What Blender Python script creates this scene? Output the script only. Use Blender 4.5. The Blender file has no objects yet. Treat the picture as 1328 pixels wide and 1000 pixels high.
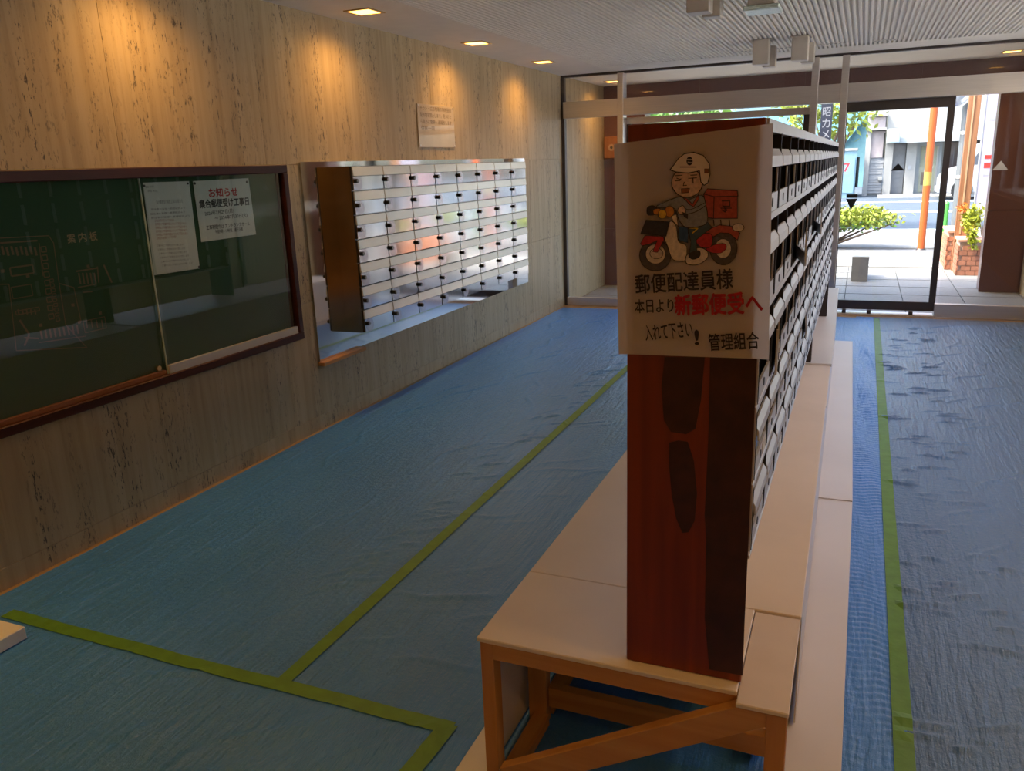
import bpy, bmesh, math, random
import numpy as np
from mathutils import Vector, Matrix
random.seed(7); RNG = np.random.RandomState(11)
SC = bpy.context.scene
COL = SC.collection

# ------------------------------------------------------------------ camera
YAW, PITCH, ROLL, FPX, EYE = math.radians(-23.3026), math.radians(-15.2003), math.radians(-2.0885), 1049.94, Vector((0, 0, 1.5))
_f = Vector((math.sin(YAW) * math.cos(PITCH), math.cos(YAW) * math.cos(PITCH), math.sin(PITCH)))
_r0 = Vector((math.cos(YAW), -math.sin(YAW), 0)); _u0 = _r0.cross(_f)
CR = _r0 * math.cos(ROLL) + _u0 * math.sin(ROLL); CU = -_r0 * math.sin(ROLL) + _u0 * math.cos(ROLL); CF = _f
cam = bpy.data.cameras.new('camera'); camo = bpy.data.objects.new('camera', cam); COL.objects.link(camo)
cam.sensor_fit = 'HORIZONTAL'; cam.sensor_width = 36; cam.lens = FPX / 1328 * 36; cam.clip_start = .02; cam.clip_end = 500
camo.matrix_world = Matrix(((CR.x, CU.x, -CF.x, EYE.x), (CR.y, CU.y, -CF.y, EYE.y), (CR.z, CU.z, -CF.z, EYE.z), (0, 0, 0, 1)))
SC.camera = camo

# ------------------------------------------------------------------ light and exposure
SC.view_settings.view_transform = 'Standard'; SC.view_settings.look = 'None'
SC.view_settings.exposure = 1.25; SC.view_settings.gamma = 1; SC.view_settings.use_curve_mapping = False
SC.cycles.max_bounces = 10; SC.cycles.diffuse_bounces = 5; SC.cycles.glossy_bounces = 5; SC.cycles.transparent_max_bounces = 16
SC.cycles.sample_clamp_indirect = 6
W = bpy.data.worlds.new('sky'); SC.world = W; W.use_nodes = True
nt = W.node_tree; nt.nodes.clear()
sky = nt.nodes.new('ShaderNodeTexSky'); sky.sky_type = 'NISHITA'; sky.sun_disc = False
sky.sun_elevation = math.radians(55); sky.sun_rotation = math.radians(240); sky.air_density = 1.0; sky.dust_density = 4.5; sky.ozone_density = .6
bg = nt.nodes.new('ShaderNodeBackground'); bg.inputs['Strength'].default_value = 0.48
wo = nt.nodes.new('ShaderNodeOutputWorld'); nt.links.new(sky.outputs[0], bg.inputs[0]); nt.links.new(bg.outputs[0], wo.inputs[0])
sun = bpy.data.lights.new('sun', 'SUN'); sun.energy = 2.6; sun.angle = math.radians(.6); sun.color = (1, .95, .87)
suno = bpy.data.objects.new('sun', sun); COL.objects.link(suno); suno.location = (-20, -10, 30)
suno.rotation_euler = Vector((.62, .30, -.95)).to_track_quat('-Z', 'Y').to_euler()
SPOT_W, GLOW = 14.0, 3.2          # downlights: spot power, brightness of the diffuser

# ------------------------------------------------------------------ measuring helpers (where a pixel of the photograph lies on a plane)
def ray(u, v): return CF + CR * ((u - 664) / FPX) - CU * ((v - 500) / FPX)
def at_y(u, v, y): d = ray(u, v); return EYE + d * (y / d.y)
def at_x(u, v, x): d = ray(u, v); return EYE + d * (x / d.x)

# ------------------------------------------------------------------ materials
MATS = {}
def mat(name, col, rough=.6, metal=0, spec=.5, var=.06, vscale=8, bump=0, bscale=40, emit=None, estr=0, stretch=None):
    if name in MATS: return MATS[name]
    m = bpy.data.materials.new(name); m.use_nodes = True; N = m.node_tree.nodes; L = m.node_tree.links
    b = N['Principled BSDF']; b.inputs['Roughness'].default_value = rough; b.inputs['Metallic'].default_value = metal
    b.inputs['Specular IOR Level'].default_value = spec
    geo = N.new('ShaderNodeNewGeometry'); mp = N.new('ShaderNodeMapping'); L.new(geo.outputs['Position'], mp.inputs[0])
    if stretch: mp.inputs['Scale'].default_value = stretch
    n = N.new('ShaderNodeTexNoise'); n.inputs['Scale'].default_value = vscale; n.inputs['Detail'].default_value = 4; L.new(mp.outputs[0], n.inputs['Vector'])
    r = N.new('ShaderNodeValToRGB'); c = Vector(col)
    r.color_ramp.elements[0].position = .3; r.color_ramp.elements[1].position = .7
    r.color_ramp.elements[0].color = (*(c * (1 - var)), 1); r.color_ramp.elements[1].color = (*[min(1, x * (1 + var)) for x in c], 1)
    L.new(n.outputs['Fac'], r.inputs[0]); L.new(r.outputs[0], b.inputs['Base Color'])
    if bump:
        n2 = N.new('ShaderNodeTexNoise'); n2.inputs['Scale'].default_value = bscale; n2.inputs['Detail'].default_value = 3; L.new(mp.outputs[0], n2.inputs['Vector'])
        bp = N.new('ShaderNodeBump'); bp.inputs['Strength'].default_value = bump; bp.inputs['Distance'].default_value = .01
        L.new(n2.outputs['Fac'], bp.inputs['Height']); L.new(bp.outputs[0], b.inputs['Normal'])
    if emit:
        b.inputs['Emission Color'].default_value = (*emit, 1); b.inputs['Emission Strength'].default_value = estr
    MATS[name] = m; return m

def glass_mat(name, tint=(1, 1, 1), ior=1.45, rough=0.0, refl=1.7):
    if name in MATS: return MATS[name]
    m = bpy.data.materials.new(name); m.use_nodes = True; N = m.node_tree.nodes; L = m.node_tree.links; N.clear()
    t = N.new('ShaderNodeBsdfTransparent'); t.inputs[0].default_value = (*tint, 1)
    g = N.new('ShaderNodeBsdfGlossy'); g.inputs['Roughness'].default_value = rough
    f = N.new('ShaderNodeFresnel'); f.inputs[0].default_value = ior
    x = N.new('ShaderNodeMixShader'); o = N.new('ShaderNodeOutputMaterial')
    ge = N.new('ShaderNodeNewGeometry'); iv_ = N.new('ShaderNodeMath'); iv_.operation = 'SUBTRACT'; iv_.inputs[0].default_value = 1; L.new(ge.outputs['Backfacing'], iv_.inputs[1])
    f2 = N.new('ShaderNodeMath'); f2.operation = 'MULTIPLY'; L.new(f.outputs[0], f2.inputs[0]); L.new(iv_.outputs[0], f2.inputs[1])
    f3 = N.new('ShaderNodeMath'); f3.operation = 'MULTIPLY'; f3.use_clamp = True; f3.inputs[1].default_value = refl; L.new(f2.outputs[0], f3.inputs[0])   # both faces of a thin pane reflect
    L.new(f3.outputs[0], x.inputs[0]); L.new(t.outputs[0], x.inputs[1]); L.new(g.outputs[0], x.inputs[2]); L.new(x.outputs[0], o.inputs[0])
    MATS[name] = m; return m

def travertine():
    m = bpy.data.materials.new('travertine'); m.use_nodes = True; N = m.node_tree.nodes; L = m.node_tree.links; b = N['Principled BSDF']
    geo = N.new('ShaderNodeNewGeometry'); oi = N.new('ShaderNodeObjectInfo')
    off = N.new('ShaderNodeVectorMath'); off.operation = 'SCALE'; off.inputs[0].default_value = (0, 0, 3.0); L.new(oi.outputs['Random'], off.inputs['Scale'])
    ad = N.new('ShaderNodeVectorMath'); ad.operation = 'ADD'; L.new(geo.outputs['Position'], ad.inputs[0]); L.new(off.outputs[0], ad.inputs[1])
    def noise(sc, scale, detail=5, rough=.6):
        mp = N.new('ShaderNodeMapping'); mp.inputs['Scale'].default_value = sc; L.new(ad.outputs[0], mp.inputs[0])
        n = N.new('ShaderNodeTexNoise'); n.inputs['Scale'].default_value = scale; n.inputs['Detail'].default_value = detail; n.inputs['Roughness'].default_value = rough
        L.new(mp.outputs[0], n.inputs['Vector']); return n.outputs['Fac']
    def ramp(fac, *st):
        r = N.new('ShaderNodeValToRGB'); e = r.color_ramp.elements
        while len(e) < len(st): e.new(.5)
        for k, (p, c) in enumerate(st): e[k].position = p; e[k].color = (*c, 1)
        L.new(fac, r.inputs[0]); return r.outputs[0]
    def mix(f, a, c2, mode='MULTIPLY'):
        x = N.new('ShaderNodeMixRGB'); x.blend_type = mode
        if isinstance(f, float): x.inputs[0].default_value = f
        else: L.new(f, x.inputs[0])
        L.new(a, x.inputs[1])
        if isinstance(c2, tuple): x.inputs[2].default_value = (*c2, 1)
        else: L.new(c2, x.inputs[2])
        return x.outputs[0]
    base = ramp(noise((1, 5, .35), 2.2), (.25, (.42, .31, .175)), (.5, (.50, .38, .22)), (.75, (.55, .43, .265)))
    band = ramp(noise((1, 14, .5), 2.0, 6, .65), (.32, (.80, .76, .70)), (.56, (1, 1, 1)))
    c = mix(.85, base, band)
    pits = ramp(noise((6, 34, 9), 2.6, 4, .7), (.40, (1, 1, 1)), (.42, (0, 0, 0)))
    veins = ramp(noise((1, 3.2, .22), 2.4, 3, .5), (.40, (1, 1, 1)), (.56, (0, 0, 0)))
    pv = N.new('ShaderNodeMath'); pv.operation = 'MULTIPLY'; L.new(pits, pv.inputs[0]); L.new(veins, pv.inputs[1])
    c = mix(pv.outputs[0], c, (.10, .075, .05), 'MIX')
    L.new(c, b.inputs['Base Color']); b.inputs['Roughness'].default_value = .42
    bp = N.new('ShaderNodeBump'); bp.inputs['Strength'].default_value = .35; bp.inputs['Distance'].default_value = .004; bp.invert = True
    L.new(pv.outputs[0], bp.inputs['Height']); L.new(bp.outputs[0], b.inputs['Normal'])
    MATS['travertine'] = m; return m

def film(name, col, ang=0.0):
    m = bpy.data.materials.new(name); m.use_nodes = True; N = m.node_tree.nodes; L = m.node_tree.links; b = N['Principled BSDF']
    geo = N.new('ShaderNodeNewGeometry')
    def mp(sc, a):
        x = N.new('ShaderNodeMapping'); x.inputs['Scale'].default_value = sc; x.inputs['Rotation'].default_value = (0, 0, a); L.new(geo.outputs['Position'], x.inputs[0]); return x.outputs[0]
    def noise(v, s, d=4):
        n = N.new('ShaderNodeTexNoise'); n.inputs['Scale'].default_value = s; n.inputs['Detail'].default_value = d; n.inputs['Roughness'].default_value = .6; L.new(v, n.inputs['Vector']); return n.outputs['Fac']
    r = N.new('ShaderNodeValToRGB'); c = Vector(col)
    r.color_ramp.elements[0].color = (*(c * .8), 1); r.color_ramp.elements[1].color = (*(c * 1.2), 1)
    L.new(noise(mp((1, .4, 1), ang), 2.5), r.inputs[0]); L.new(r.outputs[0], b.inputs['Base Color'])
    b.inputs['Roughness'].default_value = .29; b.inputs['Specular IOR Level'].default_value = .55
    h1 = noise(mp((9, 1.0, 1), ang), 4.0, 5); h2 = noise(mp((40, 30, 1), 0), 1.6, 3)
    a = N.new('ShaderNodeMath'); a.operation = 'MULTIPLY_ADD'; a.inputs[1].default_value = .35; L.new(h2, a.inputs[0]); L.new(h1, a.inputs[2])
    bp = N.new('ShaderNodeBump'); bp.inputs['Strength'].default_value = .8; bp.inputs['Distance'].default_value = .012
    L.new(a.outputs[0], bp.inputs['Height']); L.new(bp.outputs[0], b.inputs['Normal'])
    MATS[name] = m; return m

def wood(name, dark, light, scale=1.0, axis='z', rough=.5, knots=True):
    m = bpy.data.materials.new(name); m.use_nodes = True; N = m.node_tree.nodes; L = m.node_tree.links; b = N['Principled BSDF']
    geo = N.new('ShaderNodeNewGeometry'); mp = N.new('ShaderNodeMapping')
    s = {'z': (22, 22, 1.2), 'x': (1.2, 22, 22), 'y': (22, 1.2, 22)}[axis]
    mp.inputs['Scale'].default_value = tuple(q * scale for q in s); L.new(geo.outputs['Position'], mp.inputs[0])
    n = N.new('ShaderNodeTexNoise'); n.inputs['Scale'].default_value = 1.5; n.inputs['Detail'].default_value = 5; n.inputs['Distortion'].default_value = .5; L.new(mp.outputs[0], n.inputs['Vector'])
    r = N.new('ShaderNodeValToRGB'); r.color_ramp.elements[0].position = .32; r.color_ramp.elements[1].position = .68
    r.color_ramp.elements[0].color = (*dark, 1); r.color_ramp.elements[1].color = (*light, 1)
    L.new(n.outputs['Fac'], r.inputs[0]); L.new(r.outputs[0], b.inputs['Base Color']); b.inputs['Roughness'].default_value = rough
    MATS[name] = m; return m

TRAV = travertine()
STEEL = mat('brushed_steel', (.72, .68, .64), .38, 1, var=.05, vscale=3, stretch=(1, 1, 30))
MIRROR = mat('polished_steel', (.70, .68, .65), .05, 1, var=.02)
DOORSTEEL = mat('mailbox_steel', (.66, .63, .60), .10, 1, var=.03, vscale=4)
FLAP = mat('flap_steel', (.80, .79, .75), .30, .35, var=.03)
DARKSTEEL = mat('dark_bronze_metal', (.10, .085, .08), .35, .8)
BLACK = mat('black_plastic', (.012, .012, .012), .35)
ALU = mat('painted_aluminium', (.62, .63, .66), .38, .25, var=.04)
ALUD = mat('grey_aluminium', (.33, .34, .37), .45, .3)
INSIDE = mat('dark_interior', (.018, .018, .028), .7)
WINDOW = mat('smoky_window', (.06, .07, .09), .12, spec=.6)
GRANITE = mat('maroon_granite', (.15, .062, .055), .28, var=.2, vscale=120)
CREAM = mat('cream_soffit', (.85, .76, .64), .7, var=.03)
CEIL = mat('ceiling_board', (.84, .79, .71), .8, var=.03)
RIB = mat('ceiling_rib_paint', (.82, .77, .69), .6, var=.03)
SHEETWHITE = mat('curing_board', (.80, .71, .63), .55, var=.05, vscale=3, bump=.06, bscale=12)
PLASTBOARD = mat('white_plastic_board', (.72, .69, .68), .42, var=.04, vscale=2)
PINE = wood('pine_lumber', (.50, .22, .055), (.62, .32, .10), 1, 'x')
PINEZ = wood('pine_lumber_upright', (.48, .20, .05), (.60, .30, .09), 1, 'z')
PINEY = wood('pine_lumber_long', (.48, .20, .05), (.60, .30, .09), 1, 'y')
MAHOG = wood('red_brown_veneer', (.15, .020, .003), (.25, .038, .006), .8, 'z', .38)
STAIN = mat('dark_stain', (.050, .012, .006), .45, var=.3, vscale=30)
FRAMEWOOD = wood('dark_frame_wood', (.035, .008, .005), (.065, .015, .008), 1, 'y', .38); FRAMEWOOD.node_tree.nodes['Principled BSDF'].inputs['Specular IOR Level'].default_value = .25
GREENB = mat('green_board', (.030, .085, .030), .7, var=.06, vscale=3)
PAPER = mat('white_paper', (.78, .74, .70), .8, var=.02)
TAPE = mat('green_tape', (.11, .27, .03), .5, var=.12, vscale=20, bump=.1)
INK = mat('black_ink', (.015, .013, .012), .7); RED = mat('red_ink', (.50, .02, .015), .7); GOLD = mat('gold_print', (.42, .27, .13), .45)
FLOORM = mat('beige_floor_stone', (.42, .27, .14), .5, var=.1)
TILE = mat('grey_paving_tile', (.27, .262, .25), .55, var=.12, vscale=30)
GLASS = glass_mat('clear_glass', (.96, .98, .97)); GLASSB = glass_mat('board_glass', (.93, .97, .95), 1.5)

# ------------------------------------------------------------------ geometry helpers
class MB:
    def __init__(s): s.v = []; s.f = []
    def add(s, v, f):
        o = len(s.v); s.v += [tuple(p) for p in v]; s.f += [tuple(i + o for i in q) for q in f]; return s
    def box(s, x0, y0, z0, x1, y1, z1, rot=None, piv=None):
        v = [Vector(p) for p in ((x0, y0, z0), (x1, y0, z0), (x1, y1, z0), (x0, y1, z0), (x0, y0, z1), (x1, y0, z1), (x1, y1, z1), (x0, y1, z1))]
        if rot is not None:
            c = Vector(piv) if piv is not None else sum(v, Vector()) / 8
            v = [rot @ (p - c) + c for p in v]
        return s.add(v, [(0, 3, 2, 1), (4, 5, 6, 7), (0, 1, 5, 4), (1, 2, 6, 5), (2, 3, 7, 6), (3, 0, 4, 7)])
    def hexa(s, b, t):
        return s.add(list(b) + list(t), [(0, 3, 2, 1), (4, 5, 6, 7), (0, 1, 5, 4), (1, 2, 6, 5), (2, 3, 7, 6), (3, 0, 4, 7)])
    def prism(s, poly, d):           # closed polygon (3-D points) pushed along d
        n = len(poly); p = [Vector(q) for q in poly]; d = Vector(d)
        return s.add(p + [q + d for q in p], [tuple(range(n))[::-1], tuple(range(n, 2 * n))] + [(i, (i + 1) % n, n + (i + 1) % n, n + i) for i in range(n)])
    def tube(s, a, b, ra, rb=None, n=12):
        a, b = Vector(a), Vector(b); rb = ra if rb is None else rb; d = (b - a).normalized()
        u = d.orthogonal().normalized(); w = d.cross(u)
        ring = lambda c, r: [c + (u * math.cos(2 * math.pi * i / n) + w * math.sin(2 * math.pi * i / n)) * r for i in range(n)]
        return s.add(ring(a, ra) + ring(b, rb), [tuple(range(n))[::-1], tuple(range(n, 2 * n))] + [(i, (i + 1) % n, n + (i + 1) % n, n + i) for i in range(n)])
    def poly(s, pts): return s.add(pts, [tuple(range(len(pts)))])
    def mesh(s, name, m, org=(0, 0, 0)):
        o = Vector(org); me = bpy.data.meshes.new(name); me.from_pydata([tuple(Vector(p) - o) for p in s.v], [], s.f)
        bm = bmesh.new(); bm.from_mesh(me); bmesh.ops.recalc_face_normals(bm, faces=bm.faces); bm.to_mesh(me); bm.free()
        if m: me.materials.append(m)
        return me
    def build(s, name, m, parent=None, bevel=0, label=None, kind=None):
        org = world_loc(parent)
        me = s.mesh(name, m, org)
        if bevel:
            bm = bmesh.new(); bm.from_mesh(me); bmesh.ops.bevel(bm, geom=list(bm.edges), offset=bevel, segments=1, affect='EDGES', clamp_overlap=True); bm.to_mesh(me); bm.free()
        o = bpy.data.objects.new(name, me); COL.objects.link(o); o.parent = parent
        if label: o['label'] = label
        if kind: o['kind'] = kind
        return o
def world_loc(o):
    l = Vector((0, 0, 0))
    while o is not None: l += o.location; o = o.parent
    return l
def thing(name, label, cat, loc=(0, 0, 0), group=None, kind=None):
    o = bpy.data.objects.new(name, None); COL.objects.link(o); o.location = loc; o.empty_display_size = .1
    return tag(o, label, cat, group, kind)
def tag(o, label, cat, group=None, kind=None):
    if label: o['label'] = label
    if cat: o['category'] = cat
    if group: o['group'] = group
    if kind: o['kind'] = kind
    return o
def struct(o): o['kind'] = 'structure'; return o
def clone(o, parent=None, loc=None):
    c = o.copy(); COL.objects.link(c); c.parent = parent
    if loc is not None: c.location = loc
    for ch in o.children: clone(ch, c)
    return c
def B(name, m, parent, *b, bevel=0, label=None): return MB().box(*b).build(name, m, parent, bevel, label)
def S(name, m, *b): return struct(B(name, m, None, *b))
def rotz(a): return Matrix.Rotation(a, 3, 'Z')

def lettering(text, p0, p1, normal, height, m, parent, name='lettering', bold=0.0, lift=.0006):
    """flat printed text: its baseline runs p0 -> p1, its capitals are 'height' tall"""
    p0, p1, n = Vector(p0), Vector(p1), Vector(normal).normalized()
    cu = bpy.data.curves.new(name, 'FONT'); cu.body = text; cu.size = 1; cu.resolution_u = 3
    tmp = bpy.data.objects.new('tmp', cu); COL.objects.link(tmp)
    dg = bpy.context.evaluated_depsgraph_get(); me = bpy.data.meshes.new_from_object(tmp.evaluated_get(dg))
    bpy.data.objects.remove(tmp); bpy.data.curves.remove(cu)
    if not me.vertices: return None
    co = np.zeros(len(me.vertices) * 3); me.vertices.foreach_get('co', co); co = co.reshape(-1, 3)
    x0, x1, y0, y1 = co[:, 0].min(), co[:, 0].max(), co[:, 1].min(), co[:, 1].max()
    d = p1 - p0; X = d.normalized(); Yv = n.cross(X); org = world_loc(parent)
    sx = d.length / (x1 - x0); sy = height / (y1 - y0); b = p0 + n * lift - org
    out = np.array(b)[None, :] + (co[:, :1] - x0) * sx * np.array(X)[None, :] + (co[:, 1:2] - y0) * sy * np.array(Yv)[None, :]
    me.vertices.foreach_set('co', out.ravel()); me.update()
    if bold:
        bm = bmesh.new(); Xs, Ys = X * (bold * sx), Yv * (bold * sy)
        for q, (a, c) in enumerate(((0, 0), (1, 0), (-1, 0), (0, 1), (0, -1))):
            m2 = me.copy(); m2.transform(Matrix.Translation(Xs * a + Ys * c + n * (.00003 * q))); bm.from_mesh(m2); bpy.data.meshes.remove(m2)
        bm.to_mesh(me); bm.free()
    me.name = name
    me.materials.clear(); me.materials.append(m)
    o = bpy.data.objects.new(name, me); COL.objects.link(o); o.parent = parent; return o

# ================================================================== THE ROOM
XL, XR, YG, ZC, YB = -2.92, 1.62, 8.34, 2.365, -3.0
S('floor', FLOORM, XL - .3, YB, -.12, XR + .3, YG + .06, 0)
# left wall: travertine slabs in three courses on a backing
wl = S('wall_left', FLOORM, XL - .35, YB, -.1, XL - .021, 10.2, 2.6)
for k in range(14):
    y0 = YB + k * .943
    for z0, z1 in ((.0, .772), (.774, 1.546), (1.548, ZC)):
        B('stone_slab', TRAV, wl, XL - .02, y0 + .001, z0, XL, min(y0 + .942, 10.0), z1)
S('baseboard_left', TRAV, XL, YB, 0, XL + .004, YG - .05, .085)
# right wall: travertine near the camera, then a long unseen window added to let daylight onto the mailboxes
WY0, WY1 = 2.7, 8.1
wr = S('wall_right', FLOORM, XR + .021, WY1, -.1, XR + .3, 10.2, 2.6)
B('wall_pier', FLOORM, wr, XR + .021, YB, -.1, XR + .3, WY0, 2.6)
B('wall_sill', FLOORM, wr, XR + .021, WY0, -.1, XR + .3, WY1, .90)
B('wall_lintel', FLOORM, wr, XR + .021, WY0, 2.22, XR + .3, WY1, 2.6)
for y0, y1 in [(YB + k * 1.017, YB + k * 1.017 + 1.015) for k in range(5)] + [(YB + 5.085, WY0 - .002), (WY1, 9.0), (9.002, 10.0)]:
    for z0, z1 in ((0, .772), (.774, 1.546), (1.548, ZC)): B('stone_slab', TRAV, wr, XR, y0, z0, XR + .02, y1, z1)
w1 = struct(bpy.data.objects.new('added_window', None)); COL.objects.link(w1)
WN = 5; WS = (WY1 - WY0 - .04) / WN
for k in range(WN + 1): B('mullion', STEEL, w1, XR + .08, WY0 + k * WS, .90, XR + .14, WY0 + k * WS + .04, 2.22)
for k in range(WN):
    y = WY0 + k * WS + .04; B('pane', GLASS, w1, XR + .105, y, .94, XR + .111, y + WS - .04, 2.18)
    B('sash_rail', STEEL, w1, XR + .08, y, .90, XR + .14, y + WS - .04, .94); B('sash_rail', STEEL, w1, XR + .08, y, 2.18, XR + .14, y + WS - .04, 2.22)
S('wall_back', CREAM, XL - .3, YB - .2, -.1, XR + .3, YB, 2.6)
# ceiling: plain border and a field of long ribs
ce = S('ceiling', CEIL, XL - .35, YB - .2, ZC + .016, XR + .35, 10.15, 2.75)
B('ceiling_border', CEIL, ce, XL, YB, ZC, -2.36, YG, ZC + .0159); B('ceiling_border', CEIL, ce, 1.02, YB, ZC, XR, YG, ZC + .0159)
B('ceiling_border', CEIL, ce, -2.36, 7.85, ZC, 1.02, YG, ZC + .0159)
rb = MB().prism([(0, 0, .0158), (.024, 0, .0158), (.020, 0, 0), (.004, 0, 0)], (0, 10.85, 0)).mesh('ceiling_rib', RIB)
for k in range(96):
    o = bpy.data.objects.new('ceiling_rib', rb); COL.objects.link(o); o.parent = ce; o.location = (-2.355 + k * .0352, YB, ZC)
B('soffit', CREAM, ce, XL, YG + .05, ZC, XR, 9.86, ZC + .0159)

# ================================================================== GLASS ENTRANCE SCREEN
gs = struct(bpy.data.objects.new('window_2', None)); COL.objects.link(gs)
def gbox(name, m, *b): return B(name, m, gs, *b, bevel=.002)
gbox('head_rail', DARKSTEEL, XL, YG - .02, ZC - .022, XR, YG + .04, ZC)
gbox('jamb', DARKSTEEL, XL, YG - .02, 0, XL + .035, YG + .04, ZC - .022)
gbox('jamb', DARKSTEEL, XR - .035, YG - .02, 0, XR, YG + .04, ZC - .022)
gbox('transom_band', STEEL, XL + .035, YG - .06, 1.945, XR - .035, YG + .06, 2.105)
for x in (-2.28, -.465, -.212): gbox('post', STEEL, x - .03, YG - .07, 0, x + .03, YG + .062, ZC - .022)
gbox('sill_rail', STEEL, XL + .035, YG - .03, .012, -2.31, YG + .04, .092)
gbox('sill_rail', STEEL, .69, YG - .03, .012, XR - .035, YG + .04, .13)
gbox('glass_pane', GLASS, XL + .035, YG, .092, -2.31, YG + .008, 1.945)
gbox('glass_pane', GLASS, .72, YG, .13, XR - .035, YG + .008, 1.945)
gbox('glass_pane', GLASS, -.435, YG, .03, -.242, YG + .008, 1.945)
for a, b in ((XL + .035, -2.31), (-2.25, -.495), (-.435, -.242), (-.182, XR - .035)): gbox('transom_glass', GLASS, a, YG, 2.105, b, YG + .008, ZC - .022)
def leaf(num, x0, x1, m_top):
    d = struct(bpy.data.objects.new('door_%d' % num, None)); COL.objects.link(d)
    y0, y1 = YG + .065, YG + .105
    B('top_rail', m_top, d, x0, y0, 1.862, x1, y1, 1.925 if num == 1 else 1.95, bevel=.002); B('bottom_rail', DARKSTEEL, d, x0, y0, .045, x1, y1, .13, bevel=.002)
    B('stile', DARKSTEEL, d, x0, y0, .13, x0 + .04, y1, 1.862, bevel=.002); B('stile', DARKSTEEL, d, x1 - .055, y0, .13, x1, y1, 1.862, bevel=.002)
    B('glass_pane', GLASS, d, x0 + .04, y0 + .016, .13, x1 - .055, y0 + .024, 1.862)
    return d
leaf(1, -2.25, -.497, STEEL); leaf(2, -.215, .70, DARKSTEEL)
gbox('door_track', STEEL, -2.25, YG - .03, 0, .69, YG + .13, .018)
for x in (-.1, .12, .48): gbox('track_block', DARKSTEEL, x, YG - .02, .018, x + .035, YG + .06, .045)
# markers stuck to the glass
def marker(pts, m, label, y):
    o = MB().prism([(x, y, z) for x, z in pts], (0, -.0012, 0)).build('glass_marker', m); return tag(o, label, 'sticker')
marker([(.228, 1.33), (.342, 1.33), (.285, 1.395)], BLACK, 'black triangle sticker on the glass of the sliding door', YG + .079)
marker([(1.03, 1.312), (1.15, 1.312), (1.09, 1.39)], mat('beige_sticker', (.55, .47, .37), .6), 'beige triangle sticker on the fixed glass in front of the maroon pier', YG - .001)
md = thing('glass_marker', 'black downward triangle sticker under a short bar on the door glass', 'sticker', (-.085, YG + .079, 1.05))
MB().prism([(-.135, YG + .079, 1.086), (-.035, YG + .079, 1.086), (-.085, YG + .079, .98)], (0, -.0012, 0)).build('triangle', BLACK, md)
B('bar', BLACK, md, -.133, YG + .0778, 1.094, -.037, YG + .079, 1.128)

# ================================================================== PORCH AND STREET
gp = S('ground_porch', mat('tile_joint', (.12, .115, .11), .8), XL - 4, YG + .06, -.2, 6, 12.0, -.012)
tmesh = MB().box(.004, .004, 0, .561, .561, .0115).mesh('paving_tile', TILE)
for i in range(12):
    for j in range(6):
        o = bpy.data.objects.new('paving_tile', tmesh); COL.objects.link(o); o.parent = gp; o.location = (XL + i * .565, 8.50 + j * .583, -.0118)
S('kerb_1', mat('pale_kerb', (.34, .34, .33), .7), -40, 12.0, -.2, 40, 12.72, .012)
S('pavement_1', mat('grey_pavement', (.15, .15, .155), .8, var=.1), -40, 12.72, -.2, 40, 14.2, .0)
S('kerb_2', mat('dark_strip', (.12, .12, .13), .8), -40, 14.2, -.2, 40, 14.55, -.02)  # dark strip set slightly lower between the two pavements
S('pavement_2', mat('light_pavement', (.175, .175, .18), .8, var=.06), -40, 14.55, -.2, 40, 17.5, .0)
S('kerb_3', mat('whitish_kerb_stone', (.42, .43, .46), .8), -40, 17.5, -.2, 40, 17.8, .03)  # whitish stone kerb at the road edge
rd = S('road', mat('blue_grey_asphalt', (.065, .088, .12), .75, var=.12, vscale=2), -60, 17.8, -.2, 60, 90, -.03)
for y0, y1 in ((23.6, 24.2), (28.4, 28.9)): B('road_marking', mat('road_paint', (.75, .76, .78), .7), rd, -40, y0, -.03, 40, y1, -.026)
S('ground_side', mat('side_ground', (.52, .49, .44), .9, var=.2), XR + .3, -20, -.2, 40, 12, -.02)
# lintel, pier and left return of maroon granite beyond the glass
ln = S('lintel_beam', GRANITE, XL, 9.86, 2.10, XR, 10.15, ZC + .3)
for k in range(4): B('granite_slab', GRANITE, ln, XL + .002 + k * 1.135, 9.845, 2.10, XL + 1.133 + k * 1.135, 9.8595, ZC)
pr_ = S('pillar_right', GRANITE, 1.25, 10.02, -.012, XR, 10.3, 2.10)
for z0, z1 in ((0, .86), (.865, 1.48), (1.485, 2.098)): B('granite_slab', GRANITE, pr_, 1.235, 10.0, z0, XR - .02, 10.0195, z1)
pl_ = S('pillar_left', GRANITE, XL, 9.88, -.012, -2.42, 10.14, 2.10)
for z0, z1 in ((0, .70), (.705, 1.40), (1.405, 2.098)): B('granite_slab', GRANITE, pl_, XL + .002, 9.86, z0, -2.42, 9.8795, z1)
pq = thing('intercom_box', 'orange-brown box with a round emblem on the maroon wall left of the glass screen', 'box', (-2.80, 9.80, 1.66))
B('housing', wood('orange_panel', (.30, .10, .035), (.36, .13, .05), 1, 'z'), pq, -2.90, 9.79, 1.54, -2.72, 9.859, 1.79, bevel=.006)
MB().tube((-2.805, 9.79, 1.665), (-2.805, 9.784, 1.665), .04, n=20).build('emblem', mat('pale_emblem', (.5, .3, .2), .5), pq)
MB().tube((-2.805, 9.784, 1.665), (-2.805, 9.781, 1.665), .017, n=16).build('button', DARKSTEEL, pq)

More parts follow.
